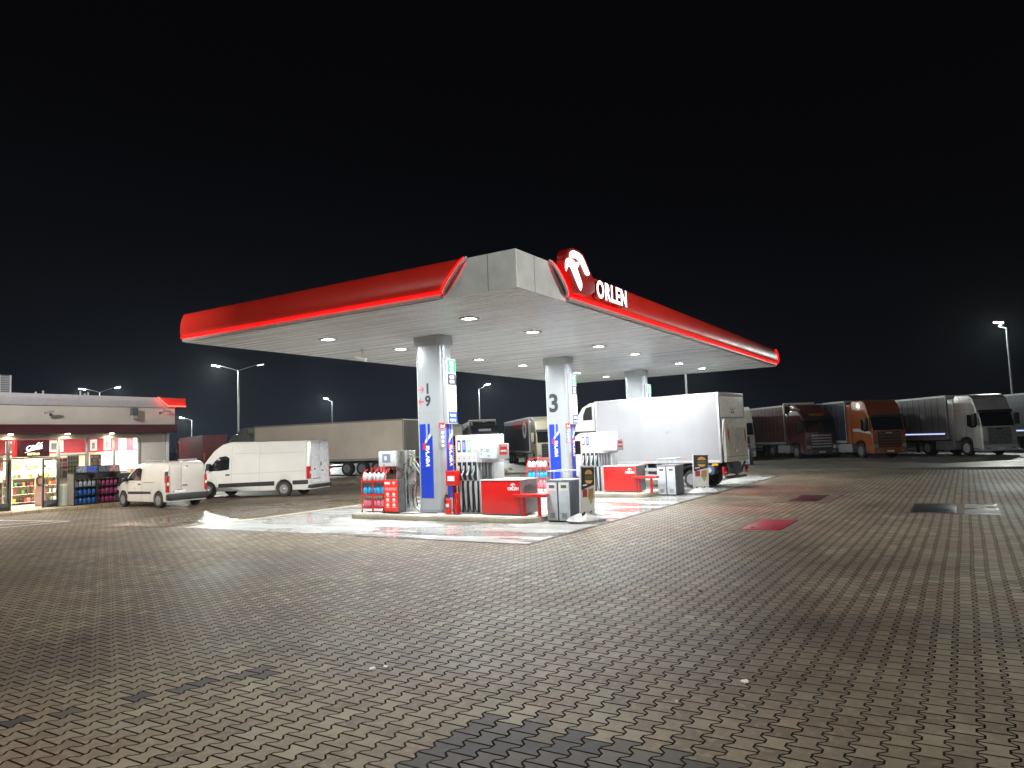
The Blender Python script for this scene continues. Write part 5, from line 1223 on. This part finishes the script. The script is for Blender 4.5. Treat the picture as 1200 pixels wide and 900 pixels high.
# ---- parked articulated lorries
def artic(loc, az, label, cabm, trail, opt):
    """x forward; origin on the ground under the front of the cab, width +-1.25"""
    t = thing('articulated_lorry', label, 'lorry', loc, R_(az), 'articulated lorries parked in a row')
    H = opt.get('h', 3.85); hw = 1.22; zf = 0
    prof = [(-.04, .32), (0, .9), (-.02, 1.55), (-.16, 2.30), (-.36, 2.95), (-.62, H-.25), (-.95, H), (-2.1, H+.04), (-2.32, H-.15), (-2.34, .95), (-2.05, .95), (-1.98, 1.02), (-1.80, 1.16), (-1.45, 1.22), (-1.10, 1.16), (-.92, 1.0), (-.86, .32)]
    cab = MB().prism(prof, 'y', -hw, hw).build('cab', cabm, t, bevel=.09, seg=4, smooth=40)
    # front of the cab: point on the front profile at height z
    def fx(z): return interp([(.32, -.04), (.9, 0), (1.55, -.02), (2.30, -.16), (2.95, -.36), (H-.25, -.62), (H, -.95)], z)
    def fpanel(name, y0, y1, z0, z1, m, out=.012, par=None, bev=.0):
        zs = [z0+(z1-z0)*i/4 for i in range(5)]
        poly = [(fx(z)+out, z) for z in zs] + [(fx(z)-.03, z) for z in reversed(zs)]
        return MB().prism(poly, 'y', y0, y1).build(name, m, par or t, bevel=bev, smooth=30)
    gm = opt.get('grille', black)
    fpanel('windscreen', -1.12, 1.12, 1.88, 2.74, car_glass, .014)
    fpanel('sun_visor', -1.16, 1.16, 2.76, 2.93, opt.get('visor', black), .16)
    gp = fpanel('grille', -.82, .82, .72, 1.78, gm, .016)
    for k in range(5):
        z = .80+.20*k; fpanel('grille_bar', -.76, .76, z, z+(.10 if opt.get('bars') else .05), opt.get('barm', dark_grey), .034, gp)
    fpanel('badge', -.22, .22, 1.64, 1.72, opt.get('badge', chrome), .03)
    if opt.get('name'): text(opt['name'], .13, white_ink, t, (fx(1.66)+.034, 0, 1.68), (0, 1, 0), (0, 0, 1), 'lettering', .002, bold=.003)
    bmp = fpanel('bumper', -1.20, 1.20, .30, .66, opt.get('bump', cabm), .05, bev=.02)
    fpanel('number_plate', -.26, .26, .40, .52, plate_w, .062, bmp)
    fpanel('roof_sign', -.55, .55, 3.08, 3.28, opt.get('sign', cabm), .03)
    for s in (1, -1):
        hl = fpanel('headlight', min(s*.84, s*1.18), max(s*.84, s*1.18), .70, .94, headlamp, .02)
        fpanel('fog_lamp', min(s*.75, s*1.0), max(s*.75, s*1.0), .42, .52, headlamp, .058, bmp)
        # side window, door seam, mirror, steps
        y = s*hw
        MB().prism([(-.42, 1.85), (-.55, 2.62), (-1.20, 2.66), (-1.24, 1.92), (-.8, 1.80)], 'y', y-s*.002, y+s*.010).build('side_window', car_glass, t, smooth=0)
        sm = MB(); sm.box(-.30, -.285, y-s*.002, y+s*.004, 1.0, 2.75); sm.box(-1.34, -1.325, y-s*.002, y+s*.004, 1.0, 2.8); sm.box(-2.25, -.4, y-s*.002, y+s*.004, 2.98, 2.995)
        sm.build('door_seam', seam_m, t, smooth=0)
        if opt.get('stripe'):
            MB().prism([(-.16, 1.62), (-.16, 1.78), (-1.6, 2.05), (-2.2, 2.05), (-2.2, 1.85), (-1.4, 1.80)], 'y', y+s*.001, y+s*.006).build('side_stripe', light_grey, t, smooth=0)
        mr = MB(); mr.box(-.36, -.14, y+s*.14, y+s*.40, 1.95, 2.70); mi = mr.build('mirror', opt.get('mirror', black), t, bevel=.04)
        MB().tube([(-.35, y, 2.72), (-.26, y+s*.26, 2.74)], .02).build('mirror_arm', black, mi)
        B(-.84, -.35, y-s*.25, y+s*.01, .42, .50).build('step', dark_grey, t, smooth=0)
        wheel(t, -1.45, s*1.06, .50, .32, s, opt.get('rim', rim_mat), truck=True)
        wheel(t, -5.1, s*.98, .50, .56, s, opt.get('rim', rim_mat), truck=True)
        MB().prism([(-4.55, .70), (-4.65, 1.02), (-5.1, 1.10), (-5.55, 1.02), (-5.65, .7), (-5.60, .7), (-5.5, .98), (-5.1, 1.05), (-4.7, .98), (-4.6, .7)], 'y', s*.72, s*1.24).build('mudguard', black, t)
        # aero side fairing & tank
        B(-2.85, -2.36, min(y-s*.12, y), max(y-s*.12, y), .95, H-.2).build('side_fairing', opt.get('fair', cabm), t, bevel=.03)
        tk = MB().prism(rrect(-4.3, -2.45, .38, .98, .12, 4), 'y', min(s*.62, s*1.2), max(s*.62, s*1.2)).build('fuel_tank', opt.get('skirt', mid_grey), t, bevel=.01)
    ch = MB(); ch.box(-5.9, -.6, -.45, -.3, .62, .92); ch.box(-5.9, -.6, .3, .45, .62, .92); ch.box(-5.6, -4.6, -.5, .5, .92, 1.08); ch.build('chassis', black, t, smooth=0)
    rd_ = MB().loft([[(x, -w, H-.02), (x, -w, h), (x, w, h), (x, w, H-.02)] for x, w, h in ((-2.25, 1.1, 3.98), (-1.5, 1.08, 3.92), (-.95, 1.0, H+.02))])
    if opt.get('deflector', True) and H < 3.9: rd_.build('roof_deflector', cabm, t, bevel=.03, smooth=50)
    # trailer
    x0, x1, zt = -2.95, -2.95-opt.get('len', 13.6), opt.get('zt', 4.02)
    tb = B(x1, x0, -1.25, 1.25, 1.12, zt).build('trailer_body', trail, t, bevel=.02)
    rm_ = opt.get('rail', mid_grey)
    f_ = MB()
    for s in (1, -1):
        a, b_ = sorted((s*1.235, s*1.268)); f_.box(x1, x0, a, b_, zt-.10, zt+.02); f_.box(x1, x0, a, b_, 1.05, 1.22)
        for xx in (x0-.06, x1): f_.box(xx, xx+.06, a, b_, 1.22, zt-.10)
    f_.box(x0-.05, x0+.012, -1.25, 1.25, zt-.10, zt+.022); f_.box(x0-.03, x0+.015, -1.27, -1.15, 1.1, zt); f_.box(x0-.03, x0+.015, 1.15, 1.27, 1.1, zt)
    f_.build('frame_rail', rm_, tb, smooth=0)
    if opt.get('curtain', True):
        for s in (1, -1):
            cu = MB(); k = x1+.35; a, b_ = sorted((s*1.251, s*1.257))
            while k < x0-.3: cu.box(k, k+.05, a, b_, 1.0, zt-.12); k += .62
            cu.build('curtain_straps', opt.get('strap', dark_grey), tb, smooth=0)
    rdr = MB(); rdr.box(x1-.03, x1-.001, -1.18, -.01, 1.2, zt-.08); rdr.box(x1-.03, x1-.001, .01, 1.18, 1.2, zt-.08)
    for y in (-.9, -.35, .35, .9): rdr.cyl((x1-.05, y, 1.2), (x1-.05, y, zt-.1), .018, n=8)
    rdr.build('rear_door', opt.get('rdoor', trail), tb, bevel=.006)
    un = MB(); un.box(x1+.1, x0-.3, -.6, -.45, .85, 1.11); un.box(x1+.1, x0-.3, .45, .6, .85, 1.11); un.box(x1+.02, x1+.1, -1.2, 1.2, .45, .60); un.box(x1+.3, x1+.4, -.6, .6, .5, .9); un.box(-6.6, -6.45, -1.0, -.85, .15, .95); un.box(-6.6, -6.45, .85, 1.0, .15, .95); un.build('underframe', black, t, smooth=0)
    for s in (1, -1):
        for k in range(3): wheel(t, x1+2.3+1.32*k, s*1.02, .50, .42, s, opt.get('rim', rim_mat), truck=True)
        B(x1-.02, x1+.04, s*.7-.2, s*.7+.2, .66, .80).build('tail_lamp', tail_red, t, smooth=0)
        a, b_ = sorted((s*1.18, s*1.21)); B(x1+6.2, -6.9, a, b_, .55, .68).build('side_guard', mid_grey, t, smooth=0); B(x1+6.2, -6.9, a, b_, .80, .93).build('side_guard', mid_grey, t, smooth=0)
    if opt.get('glowline'):
        for s in (1, -1):
            a, b_ = sorted((s*1.27, s*1.275)); B(x1+.2, x0-.3, a, b_, 1.42, 1.50).build('marking_strip', emis('side_marking_glow', (.55, .62, 1.0), 1.3), tb, smooth=0)  # side marking made to shine by weak emission
    if opt.get('topbar'):
        m = MB(); m.box(x0-.02, x0+.10, -1.25, 1.25, zt+.03, zt+.17)
        for k in range(12): m.box(x0+.10, x0+.13, -1.2+.2*k, -1.1+.2*k, zt+.03, zt+.12)
        m.box(x0-.02, x0+.10, -1.29, -1.19, zt-.65, zt+.03); m.build('front_frame', mat('frame_offwhite', (.6, .6, .52), .5), tb, smooth=0)
    return t, tb
dk = lambda n, c, **k: mat(n, c, .32, coat=.5, var=.12, dirt=.3, scale=1.2, **k)
beige_side = mat('trailer_beige_side', (.64, .58, .49), .5, var=.06, scale=.6, dirt=.2)
grey_side = mat('trailer_grey_side', (.30, .31, .33), .45, var=.1, scale=.6, dirt=.3)
# positions: front centre on the ground
def front(px, py, az, side=-1):
    """front centre from the ground position of the corner seen between flank and nose (the lorry's own right)"""
    a = R_(az); left = Vector((-math.sin(a), math.cos(a)))
    p = Vector((px, py)) + left*1.22
    return (p.x, p.y, .10)
AZ = 219
artic(front(54.9, -.85, AZ), AZ, 'silver lorry cab at the right with a grey trailer and pale side marking strip', dk('silver_cab_paint', (.66, .66, .66), metal=.5), grey_side, dict(h=3.95, glowline=True, rim=light_grey, badge=chrome, rail=light_grey, skirt=dk('silver_cab_paint', (.4, .4, .4)), visor=black, barm=mat('silver_bar', (.35, .35, .36), .3, metal=.6), grille=mat('grille_silver', (.28, .29, .30), .3, metal=.6), deflector=False, bump=light_grey))
artic(front(54.4, 5.35, AZ), AZ, 'orange lorry cab with dark blue trailer, between the dark red and the silver lorry', dk('orange_cab_paint', (.30, .075, .018)), mat('trailer_navy', (.006, .008, .026), .4, dirt=.2), dict(h=3.95, stripe=True, barm=dk('orange_cab_paint', (.5, .1, .01)), badge=dark_grey, deflector=False, name='SCANIA'))
artic(front(56.2, 9.9, AZ), AZ, 'dark red lorry with a silver slatted grille, left of the orange one', dk('maroon_cab_paint', (.055, .009, .012)), mat('trailer_maroon', (.05, .011, .011), .5, dirt=.3), dict(h=3.55, bars=True, barm=light_grey, grille=dark_grey, topbar=True, bump=dark_grey, sign=mat('sign_orange', (.25, .08, .03), .5)))
artic(front(53.0, 15.07, 212), 212, 'white lorry cab half hidden behind the box lorry', dk('white_cab_paint', (.55, .54, .48)), grey_side, dict(h=3.95, visor=dk('white_cab_paint', (.5, .5, .5)), grille=black))
artic(front(50.3, 29.0, 221), 221, 'beige lorry cab whose black trailer bears a red band and round white emblem', dk('beige_cab_paint', (.46, .43, .34)), mat('trailer_black', (.020, .022, .028), .45, dirt=.2), dict(h=3.9, emblem=True, rail=light_grey, mirror=dk('beige_cab_paint', (.4, .4, .3)), deflector=False, skirt=light_grey))
artic(front(52.5, 36.8, 219), 219, 'black lorry with pale roof edge and name strip, left of the emblem lorry', dk('black_cab_paint', (.016, .018, .024)), mat('trailer_black', (.02, .02, .02)), dict(h=3.6, topbar=True, sign=mat('sign_pale', (.45, .48, .52), .4), barm=dark_grey))
artic(front(51.0, 39.6, 224), 224, 'pale cream lorry cab standing right behind the first canopy column', dk('cream_cab_paint', (.50, .50, .42)), grey_side, dict(h=3.8, visor=dk('cream_cab_paint', (.5, .5, .4)), bars=True, barm=light_grey, deflector=False))
artic(front(59.0, -7.2, AZ), AZ, 'pale lorry at the right edge with a long white blue trailer and side marking strip', dk('pale_blue_cab', (.40, .45, .50)), mat('trailer_pale_blue', (.42, .46, .50), .45, dirt=.2), dict(h=3.9, glowline=True, zt=4.1, len=13.6, rail=light_grey, curtain=False))
# emblem and red band on the black curtain trailer
bl = [o for o in COL.objects if o.parent and o.name.startswith('trailer_body') and o.parent.get('label', '').startswith('beige lorry cab')][0]
for s in (-1, 1):
    MB().prism([(-3.2, 3.15), (-3.2, 3.85), (-12.5, 3.85), (-11.0, 3.15)], 'y', min(s*1.258, s*1.264), max(s*1.258, s*1.264)).build('red_band', mat('curtain_red', (.50, .04, .035), .5), bl, smooth=0)
    MB().prism([(-5.0+.95*math.cos(a*math.pi/14), 3.0+.72*math.sin(a*math.pi/14)) for a in range(28)], 'y', min(s*1.265, s*1.268), max(s*1.265, s*1.268)).build('round_emblem', mat('emblem_white', (.80, .80, .78), .5), bl, smooth=0)
    text('M', .95, ink, bl, (-5.0, s*1.27, 3.0), (1 if s < 0 else -1, 0, 0), (0, 0, 1), 'emblem_letter', .002, bold=.03)
# lorries on the left, seen from behind / the side
def by_rear(px, py, az, L):
    """origin from the rear left corner of the trailer"""
    a = R_(az); f = Vector((math.cos(a), math.sin(a))); left = Vector((-math.sin(a), math.cos(a)))
    p = Vector((px, py)) + f*(L+2.95) - left*1.25
    return (p.x, p.y, .10)
artic(by_rear(40.9, 34.7, 100, 13.6), 100, 'long beige box trailer with grey cab behind the long white van', dk('grey_cab_paint', (.16, .17, .17)), beige_side, dict(h=3.45, len=13.6, curtain=False, rdoor=mat('trailer_door_shaded', (.14, .135, .125), .5), zt=4.0, rail=mat('beige_rail', (.27, .25, .22), .5)))  # rear doors darkened: the shadow on them is put into the colour
artic(by_rear(49.5, 70.2, 66, 13.6), 66, 'dark red trailer seen from behind beside the shop corner', dk('maroon_cab_paint', (.08, .01, .01)), mat('trailer_wine', (.24, .045, .05), .5, dirt=.15, scale=.6), dict(h=3.7, rail=mat('wine_rail', (.16, .10, .12), .5), strap=mat('wine_strap', (.08, .02, .02), .5)))
t = [o for o in COL.objects if o.parent and o.name.startswith('trailer_body') and o.parent.get('label', '').startswith('dark red trailer seen')][0]
B(-16.61, -16.585, 1.02, 1.16, 1.3, 2.1).build('side_marker', amber, t, smooth=0)

# ================================================================== COVERS IN THE PAVING
def cover(x0, x1, y0, y1, label, m, fr=.10):
    t = thing('tank_cover', label, 'cover', ((x0+x1)/2, (y0+y1)/2, 0), 0, 'tank covers in the paving'); a, b_ = (x1-x0)/2, (y1-y0)/2
    r_ = MB(); r_.box(-a-fr, a+fr, -b_-fr, -b_, -.01, .006); r_.box(-a-fr, a+fr, b_, b_+fr, -.01, .006); r_.box(-a-fr, -a, -b_, b_, -.01, .006); r_.box(a, a+fr, -b_, b_, -.01, .006)
    r_.build('concrete_collar', mat('collar_concrete', (.13, .085, .06), .6, var=.3, scale=3, bump=.3), t, smooth=0)
    g_ = MB().box(-a+.03, a-.03, -b_+.03, b_-.03, -.008, .014).build('plate', m, t, bevel=.004)
    k = MB()
    for s in (-1, 1): k.box(-a*.7, -a*.5, s*b_*.5-.03, s*b_*.5+.03, .0141, .018)
    k.build('lifting_eye', drain_mat, t, smooth=0)
cover(16.35, 18.35, 3.52, 4.42, 'bright red painted steel tank cover, nearest of the covers', mat('cover_red', (.30, .012, .035), .42, var=.2, scale=4, dirt=.25, bump=.3), .22)
cover(23.3, 25.6, 3.9, 4.75, 'dark maroon tank cover farther back behind the red one', mat('cover_maroon', (.07, .016, .020), .35, var=.3, scale=4, dirt=.4), .35)
cover(20.6, 23.0, .32, 1.35, 'black steel tank cover at the right side of the yard', mat('cover_black', (.025, .03, .035), .3, var=.3, scale=4), .10)
tag(sheet('wet_concrete_patch', 20.4, 23.1, -.55, .18, .004, concrete_material('patch_concrete', (.22, .22, .20), 1.0, sc=3, stain=.7)), kind='structure')
# scraps of litter on the paving
rl = random.Random(11)
for k, (x, y, lab) in enumerate(((5.3, 4.95, 'small white paper scrap on the paving in front of the pumps'), (5.42, 4.88, 'torn white scrap touching another paper scrap on the paving'), (6.4, 1.75, 'crumpled pale tissue lying on the paving at the right front'), (5.7, 2.1, 'tiny pale cigarette end on the paving near the dark blocks'), (9.8, 3.2, 'brown dead leaf on the paving halfway to the pumps'), (8.6, 6.4, 'curled brown leaf on the open paving left of the middle'), (7.2, 8.3, 'flattened paper cup lid on the paving at the left'))):
    r0 = .035 if k != 3 else .012; n = 7; ang = [2*math.pi*i/n for i in range(n)]
    top = [(r0*rl.uniform(.6, 1.2)*math.cos(q), r0*rl.uniform(.6, 1.2)*math.sin(q), rl.uniform(.006, .022)) for q in ang]
    bot = [(p[0]*.9, p[1]*.9, .001) for p in top]
    m = MB().loft([bot, top], caps=False).add(top+[(0, 0, .012)], [(i, (i+1) % n, n) for i in range(n)])
    o = m.build('dead_leaf' if 'leaf' in lab else 'litter_scrap', mat('leaf_brown', (.16, .09, .03), .7) if 'leaf' in lab else white_ink); o.location = (x, y, 0)
    tag(o, lab, 'leaf' if 'leaf' in lab else 'litter')
# low grey horizon bank beyond the lorry park
t = tag(MB().prism([(-200, -.02), (-200, 3.2), (0, 2.6), (300, 3.0), (300, -.02)], 'x', 190, 205).build('hills', mat('dark_bank', (.02, .025, .02), .9)), kind='structure')

# ================================================================== NIGHT MIST
hz = MB().box(-30, 150, -70, 150, -1.2, 14.0).build('haze', mat('haze_tmp', (1, 1, 1)), None, smooth=0)
hm = bpy.data.materials.new('night_mist'); hm.use_nodes = True; t = hm.node_tree; t.nodes.clear()
pv = nd(t, 'ShaderNodeVolumePrincipled'); pv.inputs['Density'].default_value = HAZE_D; pv.inputs['Color'].default_value = (.80, .90, 1.0, 1); pv.inputs['Anisotropy'].default_value = 0.45
ho = nd(t, 'ShaderNodeOutputMaterial'); t.links.new(pv.outputs[0], ho.inputs['Volume'])
hz.data.materials.clear(); hz.data.materials.append(hm); tag(hz, kind='stuff')
